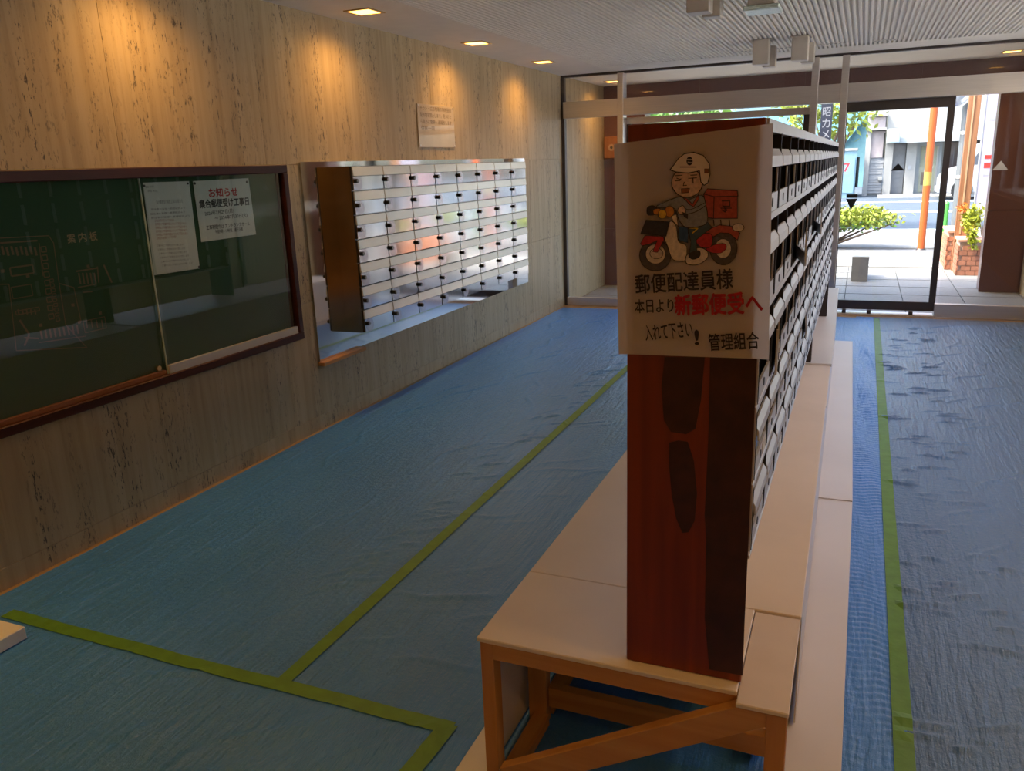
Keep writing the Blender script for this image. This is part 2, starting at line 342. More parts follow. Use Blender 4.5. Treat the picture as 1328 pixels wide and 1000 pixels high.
# concrete block, stakes, poles
def tagm(o, label, cat, group=None): return tag(o, label, cat, group)
tagm(B('concrete_block', mat('concrete', (.36, .36, .34), .85, var=.1), None, -.055, 10.6, 0, .135, 11.15, .30, bevel=.006), 'grey concrete block standing on the porch tiles below the shrub', 'block')
op = thing('orange_pole', 'tall orange pole with a yellow band at the kerb', 'pole', (.91, 14.26, 0))
MB().tube((.91, 14.26, -.02), (.91, 14.26, 3.1), .052, n=14).build('shaft', mat('orange_paint', (.46, .085, .012), .5), op)
MB().tube((.91, 14.26, .98), (.91, 14.26, 1.18), .055, n=14).build('band', mat('yellow_band', (.40, .28, .06), .5), op)
MB().tube((.91, 14.26, -.02), (.91, 14.26, .02), .09, .06, n=14).build('foot', DARKSTEEL, op)
gk = thing('green_stake', 'short green stake right of the door stile by the brick planter', 'stake', (1.215, 14.3, 0))
MB().tube((1.215, 14.3, -.02), (1.215, 14.3, .70), .035, n=12).build('shaft', mat('green_paint', (.06, .30, .05), .5), gk)
MB().tube((1.215, 14.3, .70), (1.215, 14.3, .74), .037, .018, n=12).build('cap', MATS['green_paint'], gk)
up = thing('utility_pole', 'pale grey steel utility pole behind the brick planter', 'pole', (1.44, 15, 0))
MB().tube((1.44, 15, 0), (1.40, 15, 7.5), .085, .07, n=18).build('shaft', mat('galvanised_pole', (.15, .165, .18), .45, .2), up)
for z in (1.05, 1.72): MB().tube((1.437, 15, z), (1.437, 15, z + .05), .095, n=18).build('strap', STEEL, up)
cm = thing('traffic_mirror', 'round convex traffic mirror at the top beside the grey pole', 'mirror', (1.16, 14.85, 2.42))
MB().tube((1.16, 14.78, 2.42), (1.16, 14.85, 2.42), .33, .30, n=32).build('hood', mat('mirror_back', (.34, .35, .37), .5), cm)
MB().tube((1.16, 14.775, 2.42), (1.16, 14.765, 2.42), .29, .24, n=32).build('mirror_glass', mat('dull_mirror', (.42, .46, .50), .15, .8), cm)
MB().tube((1.16, 14.84, 2.42), (1.38, 14.90, 2.42), .025).build('bracket', STEEL, cm)
wp = thing('wooden_post', 'square wooden porch post rising from the brick planter', 'post', (1.19, 11.6, 0))
WPOST = wood('post_timber', (.24, .10, .045), (.34, .165, .08), .8, 'z')
B('shaft', WPOST, wp, 1.12, 11.775, .0, 1.255, 11.835, 3.0, bevel=.004)
B('corner_bead', mat('pale_bead', (.42, .28, .16), .5), wp, 1.168, 11.765, .46, 1.186, 11.7745, 3.0)
bn = thing('street_banner', 'white upright banner with red and grey print beside the maroon pier', 'banner', (1.53, 13, 0))
MB().tube((1.44, 13, 0), (1.44, 13, 2.6), .014).build('pole', ALUD, bn)
B('cloth', mat('banner_cloth', (.34, .32, .40), .8), bn, 1.455, 12.995, .55, 1.80, 13.003, 2.5)
for z, h, m, n in ((1.86, .10, ALUD, 'print'), (1.36, .05, RED, 'print'), (1.24, .07, RED, 'print'), (1.14, .02, ALUD, 'print')): B(n, m, bn, 1.50, 12.991, z, 1.62, 12.9949, z + h)

# brick planter with creeper: two boxes of brick
BRK = mat('orange_brick', (.38, .15, .085), .8, var=.2, vscale=14, bump=.2); MORT = mat('mortar', (.45, .33, .27), .9)
brick = MB().box(0, 0, 0, .098, .02, .052).mesh('brick', BRK); brick_side = MB().box(0, 0, 0, .02, .098, .052).mesh('brick', BRK)
def planter(x0, x1, y0, y1, h, label):
    p = thing('brick_planter', label, 'planter', ((x0 + x1) / 2, (y0 + y1) / 2, 0))
    B('core', MORT, p, x0 + .016, y0 + .016, -.01, x1 - .016, y1 - .016, h - .03)
    B('coping', mat('pink_coping', (.60, .30, .21), .8, var=.08), p, x0 - .006, y0 - .006, h - .03, x1 + .006, y1 + .006, h, bevel=.004)
    z, r = 0.004, 0
    while z + .052 < h - .03:
        y = y0 - (.053 if r % 2 else 0)
        while y < y1 - .02:
            a = max(y, y0); L = min(y + .098, y1) - a
            if L > .03:
                o = bpy.data.objects.new('brick', brick_side); COL.objects.link(o); o.parent = p; o.location = Vector((x0, a, z)) - p.location; o.scale = (1, L / .098, 1)
            y += .106
        x = x0 + (.053 if r % 2 else 0)
        while x < x1 - .03:
            L = min(.098, x1 - x)
            o = bpy.data.objects.new('brick', brick); COL.objects.link(o); o.parent = p; o.location = Vector((x, y0, z)) - p.location; o.scale = (L / .098, 1, 1)
            x += .106
        z += .0605; r += 1
    return p
planter(1.05, 1.30, 11.85, 12.6, .50, 'pink-topped brick planter, the farther of the two by the wooden post')
planter(1.13, 1.50, 11.30, 11.76, .44, 'orange brick planter at the porch edge, the nearer one, overhung with ivy')

def leaves(n, centre, rad, size, name, m, parent, shell=.55, flat=0, seed=0):
    r = np.random.RandomState(seed); v = []; f = []
    for i in range(n):
        d = r.normal(size=3); d /= np.linalg.norm(d); k = shell + (1 - shell) * r.rand() ** .6
        c = np.array(centre) + d * np.array(rad) * k * (1 + .18 * math.sin(5 * d[0] + 3 * d[1]) + .12 * r.normal())
        a = r.normal(size=3); a /= np.linalg.norm(a); b = np.cross(a, r.normal(size=3)); b /= np.linalg.norm(b)
        s = size * (.7 + .6 * r.rand()); o = len(v)
        v += [tuple(c - a * s), tuple(c + b * s * .45), tuple(c + a * s), tuple(c - b * s * .45)]; f.append((o, o + 1, o + 2, o + 3))
    q = MB(); q.v = v; q.f = f; o = q.build(name, m, parent); o['kind'] = 'stuff'; return o
def leafmat(name, col):
    m = mat(name, col, .5, var=.35, vscale=18); b = m.node_tree.nodes['Principled BSDF']; return m
YL = leafmat('yellow_green_leaf', (.24, .29, .03)); GL = leafmat('green_leaf', (.10, .22, .03)); DG = leafmat('deep_green_leaf', (.05, .13, .03)); OL = leafmat('bright_ivy_leaf', (.38, .42, .03)); RL = leafmat('orange_leaf', (.65, .22, .04))
iv = thing('ivy_plant', 'bright yellow-green ivy hanging over the brick planter', 'plant', (1.25, 11.5, .44))
leaves(420, (1.27, 11.48, .665), (.11, .15, .17), .035, 'foliage', OL, iv, .2, seed=1); leaves(150, (1.27, 11.255, .46), (.07, .02, .15), .03, 'hanging_foliage', OL, iv, .1, seed=2)
leaves(60, (1.14, 11.42, .80), (.06, .08, .06), .03, 'orange_foliage', RL, iv, .1, seed=3)
MB().tube((1.25, 11.5, .442), (1.25, 11.49, .7), .012, .006, n=6).build('stem', mat('bark', (.10, .07, .05), .9), iv)
BARK = MATS['bark']
b2 = thing('pavement_shrub', 'pale green shrub on the pavement behind the ivy and the banner', 'shrub', (1.75, 14.0, 0))
leaves(350, (1.75, 14.0, .62), (.26, .22, .16), .04, 'foliage', YL, b2, .3, seed=4)
q = MB()
for a in range(5): q.tube((1.75, 14.0, 0), (1.75 + .15 * math.cos(a * 1.3), 14 + .12 * math.sin(a * 1.3), .58), .014, .006, n=6)
q.build('stem', BARK, b2)
sh = thing('azalea_shrub', 'low spreading yellow-green shrub with bare dark branches at the kerb', 'shrub', (-.5, 14.5, 0))
leaves(2600, (-.35, 14.5, .50), (1.02, .45, .17), .042, 'foliage', YL, sh, .25, seed=5); leaves(900, (-.4, 14.5, .40), (.95, .40, .12), .035, 'inner_foliage', GL, sh, .2, seed=6)
for a in range(9):
    tx = -.35 + (a - 4) * .22; ty = 14.5 + .2 * math.sin(a * 2.1); base = (-.75 + .03 * a, 14.5, 0); mid = ((base[0] + tx) / 2 + .03 * math.sin(a), ty, .17 + .03 * (a % 3))
    MB().tube(base, mid, .022, .016, n=7).tube(mid, (tx, ty, .42), .016, .007, n=7).build('branch', BARK, sh)

# trees across the pavement (seen over the mailboxes and mirrored in the steel)
def tree(x, y, h, r, m, label, seed, n=1500):
    t = thing('street_tree', label, 'tree', (x, y, 0))
    MB().tube((x, y, -.03), (x + .05, y, h * .6), .10, .06, n=10).build('trunk', BARK, t)
    for k in range(4):
        a = k * 1.57 + .5; MB().tube((x + .04, y, h * (.45 + .04 * k)), (x + r * .6 * math.cos(a), y + r * .6 * math.sin(a), h * .85), .04, .015, n=7).build('branch', BARK, t)
    leaves(n, (x, y, h), (r, r, r * .75), .085, 'foliage', m, t, .3, seed=seed); return t
tree(-.72, 18.4, 2.6, 1.08, YL, 'yellow-leaved street tree seen above the row of mailboxes', 21)
tree(-3.4, 15.6, 2.0, 1.3, GL, 'green street tree left of the porch behind the glass screen', 22, 1800)
tree(-6.9, 17.5, 2.4, 1.7, YL, 'wide yellow-green street tree farthest to the left of the porch', 23, 1800)
sg = thing('vertical_sign', 'dark vertical shop sign with pale characters above the mailbox row', 'sign', (-.67, 16, 0))
B('board', mat('navy_sign', (.014, .016, .03), .4), sg, -.765, 15.97, 1.45, -.575, 16.03, 2.42, bevel=.004); MB().tube((-.67, 16.05, 0), (-.67, 16.05, 2.4), .03).build('pole', ALUD, sg)
for k, chx in enumerate('昭カメラ'): lettering(chx, (-.735, 15.97, 2.14 - k * .19), (-.605, 15.97, 2.14 - k * .19), (0, -1, 0), .15, mat('sign_white', (.22, .22, .24), .6), sg)

# ---- buildings across the road
WHITE = mat('white_render', (.30, .30, .295), .8, var=.04, vscale=1); SIDE = mat('grey_siding', (.27, .28, .30), .7); MAUVE = mat('mauve_shutter', (.36, .31, .32), .7)
AWN = mat('awning_grey', (.28, .31, .32), .6); GFRAME = mat('grey_frame', (.30, .33, .35), .5)
hs = thing('white_house', 'narrow white house with grey siding and a mauve shutter across the road', 'house', (.4, 33, 0))
B('wall', WHITE, hs, .02, 33.1, -.03, .64, 39, 7); B('corner_pillar', WHITE, hs, .0, 32.85, -.03, .17, 33.1, 2.3)
B('ledge', WHITE, hs, -.02, 32.6, 2.25, .645, 33.1, 2.33); B('ledge', WHITE, hs, .04, 32.7, 2.72, .645, 33.1, 2.80)
B('shutter_box', MAUVE, hs, .18, 32.95, 1.31, .62, 33.1, 2.22); B('shutter_gap', BLACK, hs, .58, 32.94, 1.31, .63, 32.95, 2.15)
B('upper_panel', MAUVE, hs, .20, 32.95, 2.34, .60, 33.1, 2.70)
q = MB()
for k in range(13): q.box(.17, 33.0 - .02 * (k % 2), .06 + k * .096, .64, 33.1, .15 + k * .096)
q.build('siding', SIDE, hs); hs.children[-1]['kind'] = 'stuff'
B('meter_box', WHITE, hs, .50, 32.85, .50, .64, 33.0, .62, bevel=.01)
MB().tube((-.21, 32.9, .3), (-.21, 32.9, 1.35), .05).build('drain_pipe', BLACK, hs)
sp = thing('shop_building', 'white shop front with a grey awning and glass door across the road', 'building', (2.5, 33, 0))
B('wall', WHITE, sp, .93, 33.4, -.03, 8, 40, 7); B('upper_wall', WHITE, sp, .66, 33.0, 2.3, 8, 33.4, 7); B('corner_pillar', WHITE, sp, .66, 32.9, -.03, .92, 33.3, 1.78)
MB().hexa([(.66, 32.3, 1.78), (8, 32.3, 1.78), (8, 33.4, 1.78), (.66, 33.4, 1.78)], [(.66, 32.5, 2.28), (8, 32.5, 2.28), (8, 33.4, 2.30), (.66, 33.4, 2.30)]).build('awning', AWN, sp)
sb = B('sign_box', mat('pale_blue_sign', (.36, .47, .55), .5), sp, .66, 31.9, 1.80, 1.06, 32.29, 2.25, bevel=.01); B('sign_face', mat('sign_face_blue', (.45, .56, .63), .5), sb, .70, 31.885, 1.86, 1.02, 31.8995, 2.19)
B('service_door', SIDE, sp, .93, 33.35, 0, 1.34, 33.4, 1.75)
for k in range(10): B('louver', SIDE, sp, .94, 33.335, .05 + k * .17, 1.33, 33.349, .2 + k * .17)
B('pillar', WHITE, sp, 1.36, 33.0, -.03, 1.68, 33.4, 1.78); ib = B('intercom', ALUD, sp, 1.44, 32.97, .86, 1.54, 33.0, 1.0)
gd = B('glass_door', GFRAME, sp, 1.69, 33.3, 0, 2.5, 33.36, 1.76)
B('inner_curtain', mat('shop_interior', (.34, .33, .26), .7), gd, 1.84, 33.27, .06, 2.36, 33.299, 1.64); B('glass_pane', GLASS, gd, 1.80, 33.25, .05, 2.40, 33.258, 1.65)
B('door_edge', WHITE, gd, 2.34, 33.24, .04, 2.40, 33.27, 1.66); B('poster', mat('dark_red_print', (.30, .06, .06), .6), gd, 2.02, 33.262, .08, 2.14, 33.269, .42); B('poster', mat('brown_print', (.13, .08, .06), .6), gd, 1.90, 33.262, .30, 2.0, 33.269, .75)
B('step', WHITE, sp, .5, 31.2, -.03, 3.2, 33.0, .02)
B('display_window', mat('dark_display_glass', (.06, .05, .05), .15), sp, 2.62, 33.3, .80, 4.6, 33.39, 1.74)
B('window_frame', GFRAME, sp, 2.56, 33.28, .74, 4.66, 33.295, .80)
bs = thing('blue_container', 'pale blue container with a red 7 shaped mark across the road', 'container', (-1.1, 32.5, 0))
BLU = mat('pale_blue_panel', (.16, .27, .34), .6)
B('body', BLU, bs, -2.2, 31.6, -.03, -.26, 34, 1.58); B('roof_strip', WHITE, bs, -2.22, 31.55, 1.58, -.24, 34.1, 1.66); B('panel', BLU, bs, -.95, 31.57, .15, -.30, 31.599, 1.35)
lettering('7', (-.64, 31.57, .88), (-.47, 31.57, .88), (0, -1, 0), .28, mat('red_mark', (.62, .03, .04), .6), bs, name='red_mark', bold=.03, lift=.002)
B('small_print', mat('blue_print', (.2, .3, .42), .6), bs, -.72, 31.566, .78, -.48, 31.569, .82)
bh = thing('blue_house', 'aqua-walled house with a sloping roof edge behind the container', 'house', (-2, 42, 0))
B('wall', mat('aqua_wall', (.16, .33, .38), .8), bh, -6, 42, -.03, .1, 50, 4.6)
MB().hexa([(-6, 41.6, 3.0), (-.9, 41.6, 1.9), (-.9, 41.9, 1.9), (-6, 41.9, 3.0)], [(-6, 41.6, 3.12), (.1, 41.6, 3.3), (.1, 41.9, 3.3), (-6, 41.9, 3.12)]).build('roof_slope', mat('aqua_roof', (.16, .42, .52), .7), bh)
B('window', WINDOW, bh, -1.9, 41.97, 1.9, -1.1, 42, 2.6)
fb = thing('far_building', 'long pale building far behind the street trees', 'building', (-12, 45, 0))
B('wall', WHITE, fb, -30, 46, -.03, -6.4, 55, 7)
for k in range(8):
    w = B('window', WINDOW, fb, -29 + k * 2.8, 45.95, 1.2, -27.6 + k * 2.8, 46, 2.6); B('sill', WHITE, w, -29.1 + k * 2.8, 45.85, 1.1, -27.5 + k * 2.8, 45.949, 1.2)
# parked white van
vn = thing('white_van', 'white van parked facing left behind the grey pole', 'van', (4, 30, 0))
VW = mat('van_paint', (.36, .37, .39), .25)
prof = [(2.26, .18), (2.24, .62), (2.40, .86), (2.82, .98), (3.25, 1.62), (3.6, 1.74), (6.2, 1.74), (6.32, 1.5), (6.34, .2)]
MB().prism([(x, 29.4, z) for x, z in prof], (0, 1.5, 0)).build('body', VW, vn, bevel=.02)
MB().prism([(2.98, 29.385, 1.02), (3.32, 29.385, 1.54), (4.1, 29.385, 1.58), (4.1, 29.385, 1.02)], (0, .014, 0)).build('side_window', WINDOW, vn)
MB().prism([(4.2, 29.385, 1.02), (4.2, 29.385, 1.58), (5.9, 29.385, 1.56), (5.9, 29.385, 1.02)], (0, .014, 0)).build('side_window', WINDOW, vn)
B('headlight', mat('lamp_glass', (.6, .62, .65), .1), vn, 2.24, 29.37, .62, 2.44, 29.43, .78, bevel=.02); B('bumper', ALUD, vn, 2.20, 29.36, .18, 2.40, 30.9, .36, bevel=.02)
for x in (2.86, 5.5):
    w = MB().tube((x, 29.36, .27), (x, 29.56, .27), .30, n=24).build('wheel', BLACK, vn); MB().tube((x, 29.35, .27), (x, 29.36, .27), .19, n=20).build('hub_cap', STEEL, w)

# ================================================================== CEILING FITTINGS
glowm = mat('warm_diffuser', (1, .75, .35), .4, emit=(1.0, .50, .10), estr=GLOW)
def downlight(x, y, label, group, power=1.0):
    t = thing('downlight', label, 'lamp', (x, y, ZC), group)
    f = MB()
    for a, b, c, d in ((-.085, -.085, .085, -.068), (-.085, .068, .085, .085), (-.085, -.068, -.068, .068), (.068, -.068, .085, .068)): f.box(x + a, y + b, ZC - .006, x + c, y + d, ZC + .0)
    f.build('trim_ring', mat('brass_trim', (.65, .45, .20), .35, .4), t)
    B('diffuser', glowm, t, x - .067, y - .067, ZC - .004, x + .067, y + .067, ZC - .001)
    l = bpy.data.lights.new('downlight_bulb', 'SPOT'); l.energy = SPOT_W * power; l.color = (1.0, .53, .14); l.spot_size = math.radians(158); l.spot_blend = 1.0; l.shadow_soft_size = .05
    o = bpy.data.objects.new('downlight_bulb', l); COL.objects.link(o); o.parent = t; o.location = (0, 0, -.012)
    return t
LY = (-1.55, -.1, 1.33, 2.78, 4.25, 5.73, 7.10)
nm = {-1.55: 'warm square downlight by the left wall, farthest behind the camera', -.1: 'warm square downlight by the left wall, just behind the camera', 1.33: 'warm square downlight above the near edge of the notice board wall', 2.78: 'warm square downlight above the notice board, out of the frame at the top', 4.25: 'glowing square downlight by the left wall, the nearest of the three in view', 5.73: 'glowing square downlight by the left wall, the middle of the three in view', 7.10: 'glowing square downlight by the left wall, nearest the glass entrance'}
for y in LY:
    downlight(-2.65, y, nm[y], 'left row of downlights')
for y, w_ in zip(LY, ('farthest behind the camera', 'just behind the camera', 'beside the near end of the bench', 'opposite the notice board', 'third from the entrance glass', 'second from the entrance glass', 'nearest the entrance glass')): downlight(1.28, y, 'warm square downlight by the right wall, ' + w_, 'right row of downlights', 1.25)

for x, nm_ in ((-2.65, 'warm porch downlight beyond the glass above the left maroon pier'), (1.2, 'warm porch downlight beyond the glass above the right maroon pier')): downlight(x, 9.3, nm_, 'porch downlights')

def spotbox(x, y, z0, label):
    t = thing('ceiling_box', label, 'fixture', (x, y, ZC)); m = mat('beige_housing', (.56, .50, .43), .5)
    B('housing', m, t, x - .062, y - .06, z0 + .01, x + .058, y + .06, ZC, bevel=.005); B('rear_housing', m, t, x + .0, y + .062, z0, x + .098, y + .16, ZC - .04, bevel=.005)
    B('mount_plate', mat('mount_plate', (.40, .36, .32), .6), t, x - .075, y - .075, ZC - .008, x + .075, y + .075, ZC - .0005)
spotbox(-.79, 6.95, 2.172, 'beige box fixture hanging from the ribbed ceiling, the farther left one')
spotbox(-.507, 6.95, 2.180, 'beige box fixture hanging from the ribbed ceiling, the one nearest the steel posts')
spotbox(-.86, 4.70, 2.232, 'beige box fixture at the top of the photo, left of the glass-rimmed lamp')
lp = thing('ceiling_lamp', 'square beige ceiling lamp with a thick pale glass rim', 'lamp', (-.55, 4.83, ZC))
B('housing', MATS['beige_housing'], lp, -.625, 4.76, 2.262, -.485, 4.90, ZC, bevel=.006)
B('glass_rim', mat('pale_green_glass', (.62, .72, .66), .12, spec=.7, bump=.5, bscale=80), lp, -.645, 4.735, 2.238, -.46, 4.925, 2.262, bevel=.006)
def vent(x0, x1, y, n, label):
    t = thing('ceiling_vent', label, 'vent', ((x0 + x1) / 2, y, ZC)); B('frame', CEIL, t, x0, y - .02, ZC - .004, x1, y + .02, ZC - .0005)
    w = (x1 - x0) / n
    for k in range(n): B('slot', BLACK, t, x0 + w * (k + .2), y - .014, ZC - .0048, x0 + w * (k + .75), y + .014, ZC - .0041)
vent(.0, .17, 7.62, 6, 'short dark slotted vent in the ceiling above the sliding door'); vent(-1.1, -.20, 7.55, 28, 'long slotted vent across the ceiling behind the hanging boxes')

# ================================================================== PROTECTIVE BLUE SHEETS
creases = []
def add_creases(n, xr, yr, ang, L, amp, w, seed):
    r = np.random.RandomState(seed)
    for i in range(n):
        creases.append((r.uniform(*xr), r.uniform(*yr), ang + r.normal() * .18, L * (.5 + r.rand()), amp * (.4 + r.rand()), w))
add_creases(44, (-2.7, -1.6), (1.9, 7.8), 1.52, .6, .0055, .007, 1)
add_creases(60, (-1.78, -1.56), (2.2, 6.5), 1.1, .09, .007, .008, 2)
add_creases(26, (-1.5, -.7), (1.7, 4.5), .75, .30, .004, .010, 3)
add_creases(24, (-1.9, -.9), (.9, 1.65), 1.0, .30, .004, .010, 4)
add_creases(110, (.24, .62), (1.6, 7.8), .5, .09, .008, .009, 5)
add_creases(40, (.5, 1.5), (2.2, 8.0), 1.0, .25, .006, .009, 6)
CRE = creases
def relief(x, y):
    h = .0010 * np.sin(x * 9 + 2 * np.sin(y * 1.3)) + .0008 * np.sin(y * 5 + 3 * np.sin(x * 2.1)) + .0006 * np.sin(x * 23 + y * 3.1)
    for cx, cy, a, L, amp, w in CRE:
        dx, dy = x - cx, y - cy; mk = (np.abs(dx) < L) & (np.abs(dy) < L)
        if not mk.any(): continue
        c, s = math.cos(a), math.sin(a); t = dx[mk] * c + dy[mk] * s; q = -dx[mk] * s + dy[mk] * c + .03 * np.sin(t * 14)
        h[mk] += amp * np.exp(-(q / w) ** 2) * np.exp(-(t / (L * .55)) ** 4)
    ph = 2 * np.pi * y / .034 + 2.2 * np.sin(y * 3.7 + x * 20) + 1.2 * np.sin(y * 9.1)
    edge = np.clip((x - .05) / .02, 0, 1) * np.clip((.19 - x) / .02, 0, 1)
    h += edge * .0019 * np.sin(ph + 1.5 * np.sin(x * 55 + y * 4.0)) * (.25 + .75 * np.sin(y * 2.3 + 1 + 9 * x) ** 2 * np.abs(np.sin(y * 7.7 + 3 * np.sin(x * 40))))
    return np.maximum(h, -.0028)
def sheet(name, x0, x1, y0, y1, rx, ry, z, m, label, group='blue protective sheets'):
    nx, ny = int((x1 - x0) / rx) + 1, int((y1 - y0) / ry) + 1
    X, Y = np.meshgrid(np.linspace(x0, x1, nx), np.linspace(y0, y1, ny)); H = relief(X, Y) + z
    V = np.stack([X, Y, H], -1).reshape(-1, 3); i = np.arange(ny - 1)[:, None] * nx + np.arange(nx - 1)[None, :]
    F = np.stack([i, i + 1, i + nx + 1, i + nx], -1).reshape(-1, 4)
    me = bpy.data.meshes.new(name); me.vertices.add(len(V)); me.vertices.foreach_set('co', V.ravel())
    me.loops.add(F.size); me.loops.foreach_set('vertex_index', F.ravel()); me.polygons.add(len(F)); me.polygons.foreach_set('loop_start', np.arange(0, F.size, 4))
    me.update(calc_edges=True); me.polygons.foreach_set('use_smooth', np.ones(len(F), bool)); me.materials.append(m)
    o = bpy.data.objects.new(name, me); COL.objects.link(o); return tag(o, label, 'plastic sheet', group)
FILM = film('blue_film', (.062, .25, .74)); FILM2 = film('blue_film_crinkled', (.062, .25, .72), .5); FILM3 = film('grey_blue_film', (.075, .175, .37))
sheet('floor_sheet', -2.885, -1.52, 1.655, 8.18, .013, .013, .004, FILM, 'blue plastic floor sheet along the travertine wall')
sheet('floor_sheet', -1.54, .045, 1.655, 8.18, .015, .013, .004, FILM2, 'blue plastic floor sheet running under the bench')
sheet('floor_sheet', .03, .21, .5, 8.24, .009, .0055, .004, FILM2, 'narrow tightly crinkled blue strip right of the white boards')
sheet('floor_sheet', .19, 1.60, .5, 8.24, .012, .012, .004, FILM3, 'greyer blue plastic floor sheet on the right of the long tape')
sheet('floor_sheet', -2.885, .045, -.3, 1.665, .015, .013, .004, FILM, 'blue plastic floor sheet nearest the camera before the cross tape')

def tape(pts, w, label):
    P = []
    for a, b in zip(pts[:-1], pts[1:]):
        n = max(2, int((Vector(b) - Vector(a)).length / .03)); P += [Vector(a).lerp(Vector(b), k / n) for k in range(n)]
    P.append(Vector(pts[-1])); V = []; F = []
    r = random.Random(int(abs(pts[0][0]) * 1000))
    d0 = (Vector(pts[-1]) - Vector(pts[0])).normalized(); nrm = Vector((-d0.y, d0.x))
    C = np.array([[(p + nrm * w * s)[k] for k in (0, 1)] for p in P for s in (-.5, 0, .5)])
    H = relief(C[:, 0].copy(), C[:, 1].copy())
    m = MB(); m.v = [(C[i, 0], C[i, 1], H[i] + .0074) for i in range(len(C))]
    for i in range(len(P) - 1):
        for s in (0, 1): o = i * 3 + s; m.f.append((o, o + 1, o + 4, o + 3))
    o = m.build('floor_tape', TAPE); return tag(o, label, 'tape')
tape([(-2.735, 1.675), (-1.9, 1.668), (-.94, 1.676)], .052, 'green tape strip crossing the blue floor in front of the camera')
tape([(-1.522, 1.69), (-1.527, 4), (-1.532, 8.1)], .05, 'long green tape over the sheet seam left of the bench')
tape([(-.955, 1.69), (-.962, 1.55), (-.99, 1.2)], .055, 'short green tape piece turning towards the camera at the bench end')
tape([(.200, .6), (.203, 4), (.206, 8.15)], .05, 'long pale green tape on the right sheets towards the door')
wb = B('white_board', PAPER, None, -2.915, 1.10, .004, -2.515, 1.588, .05, bevel=.003); tag(wb, 'corner of a white board lying by the left wall at the photo edge', 'board')

# ================================================================== NOTICE BOARD ON THE LEFT WALL
Y0, Y1, Z0, Z1 = 1.70, 3.675, .597, 1.548; XF = XL + .075
nb = thing('notice_board', 'dark framed green notice board with sliding glass on the travertine wall', 'notice board', (XL, (Y0 + Y1) / 2, Z0))
B('back_panel', GREENB, nb, XL + .001, Y0 + .03, Z0 + .03, XL + .02, Y1 - .03, Z1 - .03)
for b in ((Y0, Z1 - .045, Y1, Z1), (Y0, Z0, Y1, Z0 + .04), (Y0, Z0 + .04, Y0 + .04, Z1 - .045), (Y1 - .04, Z0 + .04, Y1, Z1 - .045)):
    B('frame_bar', FRAMEWOOD, nb, XL + .001, b[0], b[1], XF, b[2], b[3], bevel=.004)
YD = 2.69
B('glass_pane', GLASSB, nb, XL + .036, Y0 + .04, Z0 + .05, XL + .041, YD + .03, Z1 - .045); g2 = B('glass_pane', GLASSB, nb, XL + .050, YD, Z0 + .05, XL + .055, Y1 - .04, Z1 - .045)
B('glass_edge', mat('pale_glass_edge', (.42, .50, .42), .3), nb, XL + .0495, YD - .004, Z0 + .04, XL + .0560, YD - .0001, Z1 - .045)
B('sill_rail', mat('pale_rail', (.55, .52, .50), .35, .3), nb, XL + .045, YD, Z0 + .0402, XL + .066, Y1 - .042, Z0 + .078); B('sill_rail', mat('copper_rail', (.30, .12, .05), .3, .4), nb, XL + .03, Y0 + .04, Z0 + .0402, XL + .055, YD - .01, Z0 + .058)
MB().tube((XL + .041, YD - .045, Z0 + .075), (XL + .052, YD - .045, Z0 + .075), .012, n=14).build('lock', mat('brass_lock', (.7, .5, .25), .25, .9), nb)
XP = XL + .0205
NX = (1, 0, 0)
for k, chx in enumerate('案内板'):
    y = 2.318 + k * .052; lettering(chx, (XP, y, 1.262), (XP, y + .036, 1.262), NX, .036, GOLD, nb, bold=.02)
q = MB()
def ln_(pts, w=.0035):
    for (a, b), (c, d) in zip(pts[:-1], pts[1:]):
        dv = Vector((c - a, d - b)); L = dv.length
        if L < 1e-5: continue
        n = Vector((-dv.y, dv.x)) / L * w / 2
        q.poly([(XP + .0008, a + n.x, b + n.y), (XP + .0008, c + n.x, d + n.y), (XP + .0008, c - n.x, d - n.y), (XP + .0008, a - n.x, b - n.y)])
def rc(y0, z0, y1, z1, w=.0035): ln_([(y0, z0), (y1, z0), (y1, z1), (y0, z1), (y0, z0)], w)
def W2(zx, zy):    # a point of the map, measured on the photograph
    p = at_x(zx * .21, 270 + zy * .21, XP); return (p.y, p.z)
ln_([W2(0, 185), W2(300, 170), W2(330, 215), W2(365, 470), W2(405, 720), W2(535, 860), W2(100, 880), W2(55, 470), W2(0, 470)])
ln_([W2(365, 465), W2(455, 490), W2(500, 700)]); ln_([W2(240, 215), W2(265, 420)]); ln_([W2(0, 215), W2(230, 200)], .006)
for k in range(8): p = W2(10 + k * 29, 235 + (k % 2) * 6); ln_([p, (p[0] + .002, p[1] - .032)], .009)
for k in range(9): p = W2(250 + k * 6, 240 + k * 52); rc(p[0], p[1] - .02, p[0] + .022, p[1], .004)
for k in range(9): p = W2(305 + k * 5, 440 + k * 30); rc(p[0], p[1] - .012, p[0] + .016, p[1], .003)
rc(*W2(80, 560), *W2(190, 470)); rc(*W2(100, 660), *W2(240, 610)); rc(*W2(70, 420), *W2(200, 350), .006)
for k in range(5): p = W2(110 + k * 26, 625); ln_([p, (p[0], p[1] - .02)], .006)
for k in range(9): p = W2(250 + k * 28, 755 - k * 4); ln_([p, (p[0], p[1] - .035)], .008)
ln_([W2(120, 690), W2(180, 780), W2(150, 850)], .008); ln_([W2(150, 800), W2(240, 805)], .006); ln_([W2(240, 830), W2(530, 790)], .004)
for k in range(5): p = W2(485 + k * 24, 400); ln_([p, (p[0], p[1] - .045)], .007)
ln_([W2(470, 390), W2(600, 370)], .006); ln_([W2(600, 360), W2(610, 460)], .006); ln_([W2(640, 350), W2(690, 460)], .008); ln_([W2(480, 490), W2(590, 470)], .004)
for k in range(4): p = W2(530 + k * 32, 690); ln_([p, (p[0], p[1] - .035)], .005)
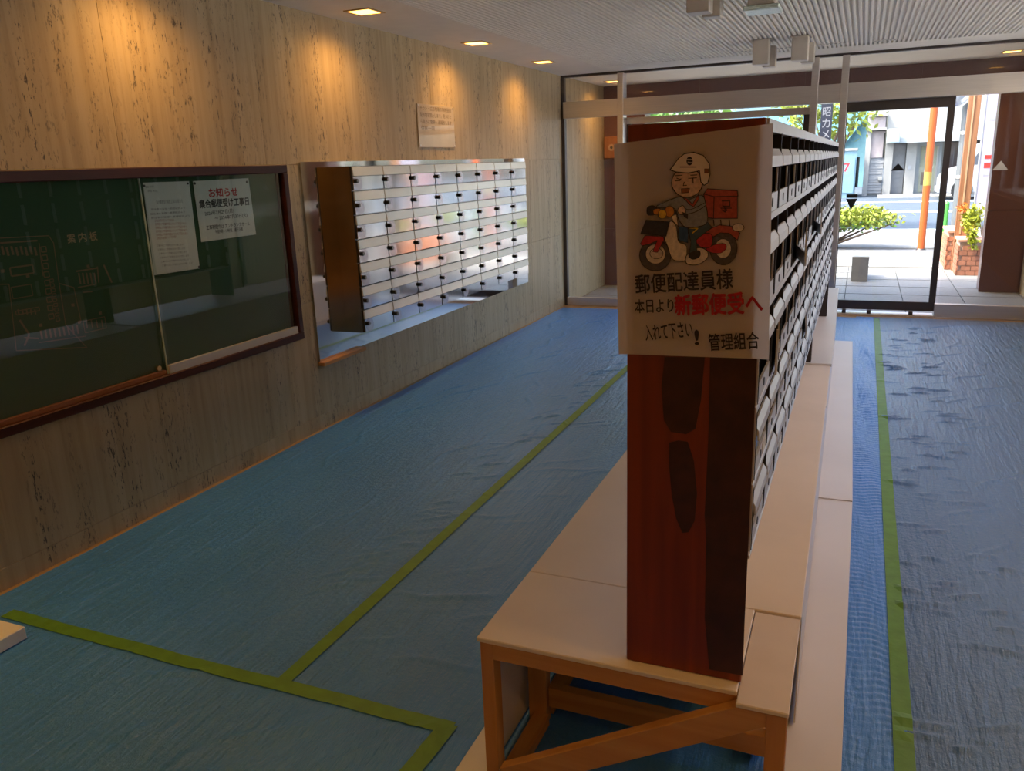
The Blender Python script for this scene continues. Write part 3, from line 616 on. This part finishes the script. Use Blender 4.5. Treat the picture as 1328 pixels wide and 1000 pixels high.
rc(*W2(525, 770), *W2(645, 670), .003); ln_([W2(510, 520), W2(570, 515)], .005)
for p in ((535, 360), (610, 650), (480, 705), (240, 725), (440, 600), (160, 420), (5, 390)): a = W2(*p); ln_([a, (a[0] + .014, a[1])], .012)
MP = q.build('map_print', mat('dull_gold_print', (.22, .13, .055), .5), nb, kind='stuff', label='gold line map of the estate')
# sheets pinned inside
def pinned(corners, label, cat, name):
    c = [at_x(u, v, XP + .002) for u, v in corners]; t = thing(name, label, cat, c[3])
    MB().prism(c, (.0006, 0, 0)).build('paper', PAPER, t); return t, c
n1, c1 = pinned([(185, 237), (245, 235), (259, 348), (200, 357)], 'long printed notice sheet with faint red lines, the left of two in the board', 'notice', 'notice_sheet')
XQ = XP + .0027
def row(t, px0, px1, text, h, m, bold=0): lettering(text, at_x(*px0, XQ), at_x(*px1, XQ), NX, h, m, t, bold=bold, lift=.0002)
GREYI = mat('grey_ink', (.22, .20, .19), .8); PINK = mat('faint_red_ink', (.50, .22, .17), .8)
row(n1, (203, 265), (237, 263), '集合郵便受け取替工事のお知らせ', .018, GREYI)
for k, (a, b, y0, y1) in enumerate(((188, 200, 244, 243), (191, 205, 249, 249), (196, 240, 273, 271), (195, 240, 279, 276), (196, 246, 284, 281))): row(n1, (a, y0), (b, y1), '居住者の皆様へ管理組合より' if b - a > 20 else '各位', .009, GREYI)
for k in range(6): row(n1, (201 + k * .5, 288 + k * 4.6), ((226 if k in (0, 5) else 241) + k * .6, 287 + k * 4.3), '日時及び作業内容について下記の通り', .012, PINK)
for k in range(6): row(n1, (203 + k * 1.4, 320 + k * 5.2), (238 + k * 2.4, 318.5 + k * 4.7), '工事中はご不便をおかけ致します', .009, GREYI)
for u, v in ((186.5, 241), (243, 238), (258, 346)): p = at_x(u, v, XQ); MB().tube(p, p + Vector((.004, 0, 0)), .005, n=8).build('pin', DARKSTEEL, n1)
n2, c2 = pinned([(250, 235), (322, 231), (332, 304), (261, 314)], 'white poster headed in red characters, the right one of two in the board', 'poster', 'work_notice')
row(n2, (271.5, 256), (308.5, 254), 'お知らせ', .042, RED, .03); row(n2, (259, 270.5), (323, 266), '集合郵便受け工事日', .040, INK, .03)
row(n2, (266, 281), (303.5, 276.5), '2024年7月29日(月)', .024, INK, .012); row(n2, (279, 287), (321, 282), '～ 2024年7月30日(火)', .024, INK, .012)
row(n2, (268, 298.5), (324, 292.5), '工事期間中は エントランスホール', .022, INK, .012); row(n2, (279.5, 303.5), (315, 299.5), '午前9時～17時頃、通行注意', .020, INK, .012)
for u, v in ((252, 238), (320, 236)): p = at_x(u, v, XQ); MB().tube(p, p + Vector((.004, 0, 0)), .006, n=8).build('pin', DARKSTEEL, n2)

# ================================================================== WALL NOTICE
wn = thing('wall_notice', 'clear acrylic notice plate with lines of text above the steel mailboxes', 'notice', (XL, 5.54, 1.645))
B('plate', mat('acrylic_plate', (.58, .49, .40), .06, spec=.6), wn, XL + .001, 5.262, 1.647, XL + .009, 5.826, 1.943, bevel=.002)
for k, t in enumerate(('チラシ・広告物等の無断投函', '配布物を禁止します。見つけた', 'ら直ちに警察へ 通報致します', '住民一同')):
    lettering(t, (XL + .009, 5.30, 1.90 - k * .045), (XL + .009, 5.78 if k < 3 else 5.50, 1.90 - k * .045), NX, .030, mat('brown_ink', (.16, .11, .07), .6), wn)
for y in (5.275, 5.813):
    for z in (1.66, 1.93): MB().tube((XL + .009, y, z), (XL + .013, y, z), .007, n=10).build('screw', STEEL, wn)

# ================================================================== STEEL MAILBOXES ON THE LEFT WALL
sm = thing('steel_mailbox_bank', 'polished steel mailbox bank of eight columns set on the travertine wall', 'mailboxes', (XL, 5.56, .41))
B('mirror_panel', MIRROR, sm, XL + .001, 3.875, .41, XL + .012, 7.24, 1.560); B('ledge', PINEY, sm, XL + .001, 3.865, .385, XL + .050, 4.32, .409, bevel=.003)
BX, BY, BZ, CW, CH, D = XL + .012, 4.18, .530, .3435, .1428, .128
B('casing', mat('casing_steel', (.42, .36, .31), .12, 1), sm, BX, BY, BZ, BX + D - .012, BY + 8 * CW, BZ + 7 * CH)
mb0 = bpy.data.objects.new('mailbox', None)
g = .0022
shell = MB().box(0, g, g, .010, CW - g, CH - g).mesh('mailbox', mat('shadow_gap', (.015, .014, .013), .5))
flapm = MB().hexa([(.010, .006, CH * .60), (.022, .006, CH * .60), (.022, CW - .006, CH * .60), (.010, CW - .006, CH * .60)], [(.010, .006, CH - .004), (.016, .006, CH - .004), (.016, CW - .006, CH - .004), (.010, CW - .006, CH - .004)]).mesh('slot_flap', FLAP)
doorm = MB().box(.010, .006, .004, .017, CW - .006, CH * .58).mesh('door', DOORSTEEL)
dish = MB().tube((.0172, .058, CH * .30), (.0176, .058, CH * .30), .042, n=24).mesh('lock_plate', mat('lock_plate', (.60, .57, .58), .2, .9))
knobm = MB().tube((.0176, .022, CH * .40), (.036, .022, CH * .40), .0125, n=14).mesh('knob', BLACK)
ring = MB().tube((.036, .022, CH * .40), (.0385, .022, CH * .40), .010, n=14).mesh('knob_cap', mat('knob_cap', (.25, .25, .26), .3, .8))
mb0 = bpy.data.objects.new('mailbox', shell)
for nme, me in (('slot_flap', flapm), ('door', doorm), ('lock_plate', dish), ('knob', knobm), ('knob_cap', ring)):
    c = bpy.data.objects.new(nme, me); COL.objects.link(c); c.parent = mb0
COL.objects.link(mb0); first = True
org = world_loc(sm)
for j in range(7):
    for i in range(8):
        l = Vector((BX + D - .012, BY + i * CW, BZ + j * CH)) - org
        if first: mb0.parent = sm; mb0.location = l; first = False
        else: clone(mb0, sm, l)

# ================================================================== LONG BENCH CARRYING THE OLD MAILBOXES
BT = .42
bn_ = thing('long_bench', 'long low pine bench topped with white boards under the old mailboxes', 'bench', (-.42, 4.3, 0))
def slab(x0, x1, x0b, x1b, y0, y1, z0, z1, name, m, bev=.002, par=bn_):
    return MB().hexa([(x0, y0, z0), (x1, y0, z0), (x1b, y1, z0), (x0b, y1, z0)], [(x0, y0, z1), (x1, y0, z1), (x1b, y1, z1), (x0b, y1, z1)]).build(name, m, par, bev)
slab(-.772, -.168, -.772, -.172, 1.522, 1.865, BT - .012, BT, 'top_board', SHEETWHITE); slab(-.166, -.062, -.170, -.064, 1.487, 1.860, BT - .014, BT - .003, 'top_board', mat('glossy_board', (.76, .67, .60), .22, var=.04))
slab(-.772, -.063, -.772, -.082, 1.867, 3.735, BT - .012, BT, 'top_board', SHEETWHITE)
slab(-.772, -.080, -.772, -.090, 3.737, 4.49, BT - .020, BT - .006, 'top_board', SHEETWHITE); slab(-.772, -.083, -.772, -.122, 4.492, 7.21, BT - .012, BT + .004, 'top_board', PLASTBOARD)
B('side_panel', PLASTBOARD, bn_, -.772, 1.56, .02, -.768, 7.2, BT - .014)
def leg(x, y, w=.034, d=.040, z1=BT - .013, m=PINEZ): return B('leg', m, bn_, x, y, .010 if x < -.5 else .0197, x + w, y + d, z1, bevel=.0015)
leg(-.767, 1.530); leg(-.105, 1.492, .040, .034, BT - .015); leg(-.750, 1.778, .052, .034); leg(-.120, 1.800, .034, .034)
for y, xr in ((3.5, -.135), (5.4, -.148), (7.1, -.168)): leg(-.750, y); leg(xr, y)
slab(-.0705, -.0665, -.127, -.123, 2.0, 7.2, .021, BT - .022, 'side_panel', PLASTBOARD, 0)
B('front_rail', PINE, bn_, -.732, 1.526, BT - .055, -.106, 1.556, BT - .013, bevel=.0015)
B('cross_rail', PINE, bn_, -.696, 1.79, .058, -.121, 1.82, .118, bevel=.0015)
B('bottom_rail', PINEY, bn_, -.733, 1.572, .011, -.69, 1.777, .045, bevel=.0015); B('bottom_rail', PINEY, bn_, -.735, 1.822, .011, -.695, 7.1, .045, bevel=.0015); B('bottom_rail', PINEY, bn_, -.175, 1.835, .0215, -.137, 7.1, .06, bevel=.0015)
a, b = Vector((-.152, 1.496, .376)), Vector((-.700, 1.496, .060)); d = (b - a).normalized(); n = Vector((-d.z, 0, d.x)) * -.030
e = a - d * .062; 
MB().prism([a - n * .9, a + n * .75 - d * .0 - d * .045, a + n * .2 - d * .075, e * 0 + b - n, b + n][0:3] + [b + n, b - n], (0, .028, 0)) 
MB().prism([a + n - d * .03, b + n, b - n, a - n - d * .055, a - d * .062], (0, .028, 0)).build('brace', PINE, bn_, .0015)
# loose white boards on the floor beside the bench
def floorboard(q, z0, z1, label):
    o = MB().hexa([(x, y, z0) for x, y in q], [(x, y, z1) for x, y in q]).build('floor_board', PLASTBOARD, None, .0015); return tag(o, label, 'board', None)
floorboard([(-.10, .9), (.052, .9), (.057, 3.66), (-.10, 3.66)], .0085, .0125, 'white board on the floor right of the bench, the near one, partly under another')
floorboard([(-.10, 3.62), (.057, 3.62), (.014, 7.02), (-.15, 7.02)], .0128, .019, 'white board on the floor right of the bench, the far one lying on top')
floorboard([(-.856, .9), (-.775, .9), (-.775, 7.0), (-.856, 7.0)], .0085, .0125, 'white board strip on the floor left of the bench')

# ================================================================== OLD MAILBOX BANK
ob = thing('old_mailbox_bank', 'long row of emptied grey mailboxes with a wooden end panel on the bench', 'mailboxes', (-.29, 1.56, BT))
MY0, PITCHY, NCOL = 1.600, .2375, 18
ROWZ = [1.545, 1.380, 1.197, 1.012, .850, .700]
XF2, XB2 = -.165, -.414
ep = B('end_panel', MAHOG, ob, XB2, 1.553, BT + .001, XF2, 1.578, 1.566, bevel=.002)
def stain(pts, name='stain'):
    p = [at_y(u, v, 1.5529) for u, v in pts]; return MB().prism(p, (0, -.0008, 0)).build(name, STAIN, ep)
def ell(cx, cy, rx, ry, n=28, wob=.05, rot=0):
    out = []
    for i in range(n):
        a = 2 * math.pi * i / n; k = 1 + wob * math.sin(3 * a + 1); x, y = rx * math.cos(a) * k, ry * math.sin(a) * k
        out.append((cx + x * math.cos(rot) - y * math.sin(rot), cy + x * math.sin(rot) + y * math.cos(rot)))
    return out
stain([(868, 574), (880, 571), (892, 573), (900, 598), (904, 640), (901, 675), (893, 690), (885, 691), (877, 672), (871, 640), (868, 605)])
stain([(862, 463), (914, 463), (909, 520), (902, 556), (890, 563), (870, 560), (861, 545), (858, 500)])
stain([(921, 463), (982, 463), (977, 570), (966, 800), (963, 876), (920, 868), (914, 800), (916, 700), (914, 668), (919, 560)])
CAS = mat('casing_grey', (.45, .46, .48), .45, .3)
YE = MY0 + NCOL * PITCHY
top = MB().box(XB2, 1.579, 1.549, XF2 - .004, YE + .02, 1.565); top.build('top_panel', CAS, ob, .001); B('bottom_panel', CAS, ob, XB2, 1.579, .690, XF2 - .006, YE, .699)
B('core', INSIDE, ob, XB2 + .09, 1.58, .70, XB2 + .10, YE, 1.548)
B('end_panel', mat('dark_leg', (.03, .018, .014), .6), ob, XB2, YE, BT + .005, XF2, YE + .02, 1.548, bevel=.002); B('support_leg', mat('dark_leg', (.03, .018, .014), .6), ob, XB2, 4.50, BT + .005, -.190, 4.56, .689)
# frame bars: rail along the top of every row
for k, z in enumerate(ROWZ):
    B('row_rail', ALU, ob, XF2 - .02, 1.579, z - .002, XF2 + .004, YE, z + (.021 if k == 0 else .013) if k < 5 else z + .006, bevel=.001)
back = MB()
for i in range(NCOL + 1):
    for r in range(5): back.box(XB2, MY0 + i * PITCHY - .006, ROWZ[r + 1] + .02, XB2 + .02, MY0 + i * PITCHY + .006, ROWZ[r] - .025)
back.build('back_frame', ALU, ob)
def hexr(m, x0, x1, y0, y1, z0, z1): return MB().box(x0, y0, z0, x1, y1, z1)
protos = []
org = world_loc(ob)
for r in range(5):
    zt, zb = ROWZ[r] - .001, ROWZ[r + 1] + (.013 if r < 4 else .007); hgt = zt - zb; w = PITCHY
    # body: two side walls and a shelf, local origin at the bottom near corner of the front face
    body = MB().box(-.13, .004, 0, .004, .008, hgt).box(-.13, w - .008, 0, .004, w - .004, hgt).box(-.13, .008, 0, -.002, w - .008, .003).box(-.135, .004, 0, -.13, w - .004, hgt)
    me_body = body.mesh('mailbox', INSIDE)
    zs = hgt - .030                                   # mail slot, then the hood over the door
    fl = MB().prism([(.0, .009, zs), (.008, .009, zs - .014), (.009, .009, zs - .034), (.006, .009, zs - .034), (.003, .009, zs - .014), (-.004, .009, zs)], (0, w - .018, 0)).mesh('slot_flap', ALU)
    zd = zs - .038                                    # door below the hood: rim, window, lower plate with the lock
    rim = MB().box(-.003, .010, 0, .002, w - .010, .036).box(-.003, .010, .036, .0005, .018, zd).box(-.003, w - .018, .036, .0005, w - .010, zd)
    rim = rim.mesh('door', ALU)
    win = MB().box(-.004, .018, .036, -.002, w - .018, zd).mesh('window', WINDOW)
    lk = MB().tube((.002, w * .5, .018), (.0035, w * .5, .018), .009, n=12).mesh('lock', BLACK)
    div = MB().box(-.02, -.0035, 0, .0025, .0085, hgt).mesh('divider', ALU)
    tab = MB().box(.002, w * .64, .006, .0032, w * .92, .030).mesh('name_card', mat('name_card', (.62, .60, .56), .6))
    for c in range(NCOL):
        o = bpy.data.objects.new('mailbox', me_body); COL.objects.link(o); o.parent = ob; o.location = Vector((XF2, MY0 + c * w, zb)) - org
        swing = {(1, 3): 10, (1, 7): 9, (2, 1): 4, (3, 6): 4}.get((r, c), 0)
        def ch(nm_, me_):
            k = bpy.data.objects.new(nm_, me_); COL.objects.link(k); k.parent = o
            if swing and nm_ not in ('slot_flap', 'divider'):
                R = Matrix.Translation((0, w - .010, 0)) @ Matrix.Rotation(math.radians(swing), 4, 'Z') @ Matrix.Translation((0, -(w - .010), 0)); k.matrix_local = R
            return k
        ch('slot_flap', fl); ch('divider', div); ch('door', rim); ch('lock', lk)
        if r >= 3 and (c * 7 + r * 3) % 4 and not swing: ch('window', win)
        if (c * 5 + r * 2) % 3 == 0 and r > 1: ch('name_card', tab)

# ================================================================== HAND-DRAWN POSTER TAPED TO THE END PANEL
PY = 1.549
c = [at_y(u, v, PY) for u, v in ((797, 187), (1003, 160), (997, 466), (803, 459))]
ps = thing('hand_drawn_poster', 'hand-drawn poster of a mail carrier on a red scooter taped to the wooden end panel', 'poster', c[3])
PP = mat('poster_paper', (.82, .76, .72), .75, var=.02)
pm = PP.node_tree; pb = pm.nodes['Principled BSDF']; tl = pm.nodes.new('ShaderNodeBsdfTranslucent'); tl.inputs[0].default_value = (.80, .74, .70, 1)
mx = pm.nodes.new('ShaderNodeMixShader'); mx.inputs[0].default_value = .38; ou = [n_ for n_ in pm.nodes if n_.type == 'OUTPUT_MATERIAL'][0]
pm.links.new(pb.outputs[0], mx.inputs[1]); pm.links.new(tl.outputs[0], mx.inputs[2]); pm.links.new(mx.outputs[0], ou.inputs[0])
# paper grid so its free edges can curl a little
gv = []; NU, NV = 20, 16
for j in range(NV + 1):
    for i in range(NU + 1):
        s, t = i / NU, j / NV; p = (c[0] * (1 - s) + c[1] * s) * (1 - t) + (c[3] * (1 - s) + c[2] * s) * t
        p.y -= .004 * (abs(s - .5) * 2) ** 6 + .0015 * math.sin(t * 5) * (abs(s - .5) * 2) ** 2; gv.append(p)
m = MB(); m.v = [tuple(p) for p in gv]; m.f = [(j * (NU + 1) + i, (j + 1) * (NU + 1) + i, (j + 1) * (NU + 1) + i + 1, j * (NU + 1) + i + 1) for j in range(NV) for i in range(NU)]
m.build('paper', PP, ps)
layer = [0]
def ppt(zx, zy): return at_y(815 + zx / 5.885, 185 + zy / 5.885, PY - .0035)
def fill(pts, m, name):
    layer[0] += 1; P = [ppt(*p) - Vector((0, .00006 * layer[0], 0)) for p in pts]
    me = MB().poly(P).mesh(name, m, world_loc(ps)); bm = bmesh.new(); bm.from_mesh(me); bmesh.ops.triangulate(bm, faces=bm.faces); bm.to_mesh(me); bm.free()
    o = bpy.data.objects.new(name, me); COL.objects.link(o); o.parent = ps; return o
def stroke(pts, m, wpx=6, closed=False, name='pen_line'):
    layer[0] += 1
    if closed: pts = pts + [pts[0]]
    q = MB(); off = Vector((0, .00006 * layer[0], 0))
    for (x0, y0), (x1, y1) in zip(pts[:-1], pts[1:]):
        dx, dy = x1 - x0, y1 - y0; L = math.hypot(dx, dy)
        if L < .01: continue
        nx, ny = -dy / L * wpx / 2, dx / L * wpx / 2; ex, ey = dx / L * wpx * .3, dy / L * wpx * .3
        q.poly([ppt(x0 + nx - ex, y0 + ny - ey) - off, ppt(x1 + nx + ex, y1 + ny + ey) - off, ppt(x1 - nx + ex, y1 - ny + ey) - off, ppt(x0 - nx - ex, y0 - ny - ey) - off])
    return q.build(name, m, ps)
def smooth(pts, closed=True, k=4):
    out = []; n = len(pts)
    for i in range(n if closed else n - 1):
        p0, p1, p2, p3 = (pts[(i + d) % n] if closed else pts[min(max(i + d, 0), n - 1)] for d in (-1, 0, 1, 2))
        for j in range(k):
            t = j / k; out.append(tuple(.5 * (2 * p1[a] + (p2[a] - p0[a]) * t + (2 * p0[a] - 5 * p1[a] + 4 * p2[a] - p3[a]) * t * t + (3 * p1[a] - p0[a] - 3 * p2[a] + p3[a]) * t ** 3) for a in (0, 1)))
    if not closed: out.append(pts[-1])
    return out
def crayon(name, col): return mat('crayon_' + name, col, .8, var=.18, vscale=160)
cRED, cDRED, cPAPER, cGREY, cBLUE, cTEAL, cBLK, cYEL, cORG, cSKIN, cCREAM, cBRN = (crayon('red', (.50, .035, .04)), crayon('brick_red', (.44, .085, .06)), crayon('bare', (.72, .63, .53)), crayon('grey_blue', (.27, .29, .31)), crayon('blue', (.04, .10, .24)), crayon('teal', (.06, .10, .13)), crayon('charcoal', (.045, .04, .045)), crayon('yellow', (.70, .45, .04)), crayon('orange', (.60, .25, .04)), crayon('skin', (.70, .50, .36)), crayon('cream', (.74, .64, .52)), crayon('brown', (.32, .12, .06)))
PEN = crayon('pen', (.05, .028, .022))
def both(pts, m, name, w=6, sm=False):
    if sm: pts = smooth(pts)
    fill(pts, m, name); stroke(pts, PEN, w, True)
E_ = lambda cx, cy, rx, ry, n=30: ell(cx, cy, rx, ry, n, 0)
both(E_(725, 805, 105, 128), mat('crayon_tyre', (.11, .095, .095), .8, var=.3, vscale=160), 'rear_tyre'); both(E_(722, 808, 62, 74), cPAPER, 'rear_hub', 4)
both(E_(205, 862, 120, 116), MATS['crayon_tyre'], 'front_tyre'); both(E_(207, 850, 76, 76), cPAPER, 'front_hub', 5); both(E_(214, 846, 50, 40), cPAPER, 'axle_ring', 5)
both([(640, 650), (700, 628), (800, 640), (850, 690), (832, 745), (770, 692), (700, 688), (650, 720), (560, 700)], cDRED, 'rear_fender'); both(E_(838, 648, 45, 30), cPAPER, 'indicator', 5)
both([(600, 800), (720, 768), (748, 800), (705, 842), (620, 835)], cRED, 'swing_arm', 4, True)
for x in (650, 705, 770): stroke([(x, 590), (x + 4, 632)], PEN, 8)
both([(650, 410), (832, 405), (832, 578), (645, 578)], cDRED, 'box_front'); both([(575, 390), (655, 410), (650, 578), (600, 570)], cDRED, 'box_side'); both([(605, 352), (832, 368), (836, 408), (655, 412), (575, 392)], cDRED, 'box_lid')
stroke([(715, 445), (775, 445), (775, 485), (722, 485), (722, 445)], PEN, 7); stroke([(706, 500), (788, 500)], PEN, 7); stroke([(735, 485), (740, 530), (712, 512)], PEN, 7); stroke([(745, 500), (750, 520)], PEN, 8)
both([(318, 600), (365, 635), (380, 740), (400, 765), (445, 790), (440, 890), (390, 903), (335, 885), (300, 790), (275, 715)], cCREAM, 'leg_shield', 6, True)
both([(440, 870), (450, 925), (530, 930), (600, 885), (605, 830), (545, 800), (480, 830)], cCREAM, 'foot_board', 6, True)
both([(525, 700), (570, 690), (640, 705), (632, 790), (565, 800), (520, 760)], cRED, 'side_cover', 5, True)
both([(385, 640), (460, 640), (455, 765), (385, 745)], cBLUE, 'far_leg', 4); both([(455, 655), (600, 600), (640, 645), (520, 740), (525, 850), (462, 875), (478, 760)], cTEAL, 'near_leg', 5, False)
both([(462, 850), (540, 822), (545, 868), (490, 890)], cBLK, 'shoe', 4, True); stroke([(470, 650), (530, 655), (490, 690)], cYEL, 9, name='belt')
both([(215, 490), (300, 445), (400, 412), (450, 440), (560, 400), (592, 470), (605, 600), (540, 640), (440, 645), (388, 590), (350, 500)], cGREY, 'jacket', 6, True)
stroke(smooth([(590, 480), (520, 525), (440, 545), (400, 520)], False), PEN, 6); stroke(smooth([(580, 460), (480, 510), (430, 500)], False), PEN, 5)
both([(420, 415), (455, 430), (490, 470), (535, 395), (540, 430), (500, 490), (465, 470)], cDRED, 'scarf', 5); both(E_(450, 305, 118, 112), cSKIN, 'head', 7)
both([(385, 500), (420, 480), (440, 530), (410, 550), (380, 530)], cSKIN, 'hand', 5, True); both([(148, 495), (190, 480), (222, 505), (200, 550), (150, 548)], cBLK, 'grip', 5, True); both([(195, 510), (245, 505), (240, 545), (200, 545)], cORG, 'left_hand', 4, True)
both([(415, 530), (455, 545), (455, 580), (430, 565)], cBLK, 'lever', 4); both(E_(316, 525, 36, 42), cORG, 'turn_lamp', 4); both(E_(262, 545, 32, 34), cYEL, 'head_lamp', 4); both([(330, 560), (370, 545), (385, 640), (345, 600)], cCREAM, 'steering_cover', 4)
both([(138, 590), (316, 604), (290, 712), (98, 694)], cBLK, 'front_basket', 6)
both([(95, 770), (130, 708), (270, 715), (275, 740), (225, 835), (190, 830), (222, 745), (170, 770), (110, 785)], cRED, 'front_fender', 5)
both([(320, 208), (350, 170), (385, 120), (430, 85), (500, 74), (575, 98), (620, 160), (626, 240), (608, 310), (580, 325), (556, 300), (545, 215), (460, 232), (370, 224)], mat('crayon_white', (.78, .70, .61), .8), 'helmet', 7)
stroke([(398, 186), (520, 186)], PEN, 7); both(E_(470, 140, 22, 32), cBLK, 'emblem', 3); stroke([(452, 128), (488, 128)], cPAPER, 5); stroke([(456, 148), (486, 152)], cPAPER, 4); both([(584, 200), (614, 200), (614, 232), (584, 232)], cBRN, 'buckle', 4)
for q_ in ([(362, 252), (415, 248)], [(358, 292), (395, 290), (405, 275)], [(372, 270), (400, 282)], [(478, 248), (525, 246)], [(462, 272), (525, 268)], [(496, 272), (498, 308)], [(430, 300), (422, 328), (448, 325)]): stroke(q_, PEN, 6)
both([(408, 352), (470, 348), (462, 380), (410, 384)], cBRN, 'mouth', 5)
def prow(text, a, b, hpx, m, bold=.015):
    p0, p1 = at_y(*a, PY - .004), at_y(*b, PY - .004); lettering(text, p0, p1, (0, -1, 0), hpx * 1.5 / 1050, m, ps, bold=bold, lift=.0012)
rINK = crayon('marker_black', (.035, .022, .02)); rRED = crayon('marker_red', (.46, .01, .015))
prow('郵便配達員様', (825, 381), (951, 374), 26, rINK); prow('本日より', (824, 406), (874, 405), 19, rINK); prow('新郵便受へ', (876, 409), (989, 406), 28, rRED, .035)
prow('入れて下さい', (838, 442), (899, 437), 22, rINK); prow('!', (902, 447), (906, 447), 20, rINK, .03); prow('管理組合', (920, 455), (985, 452), 23, rINK)
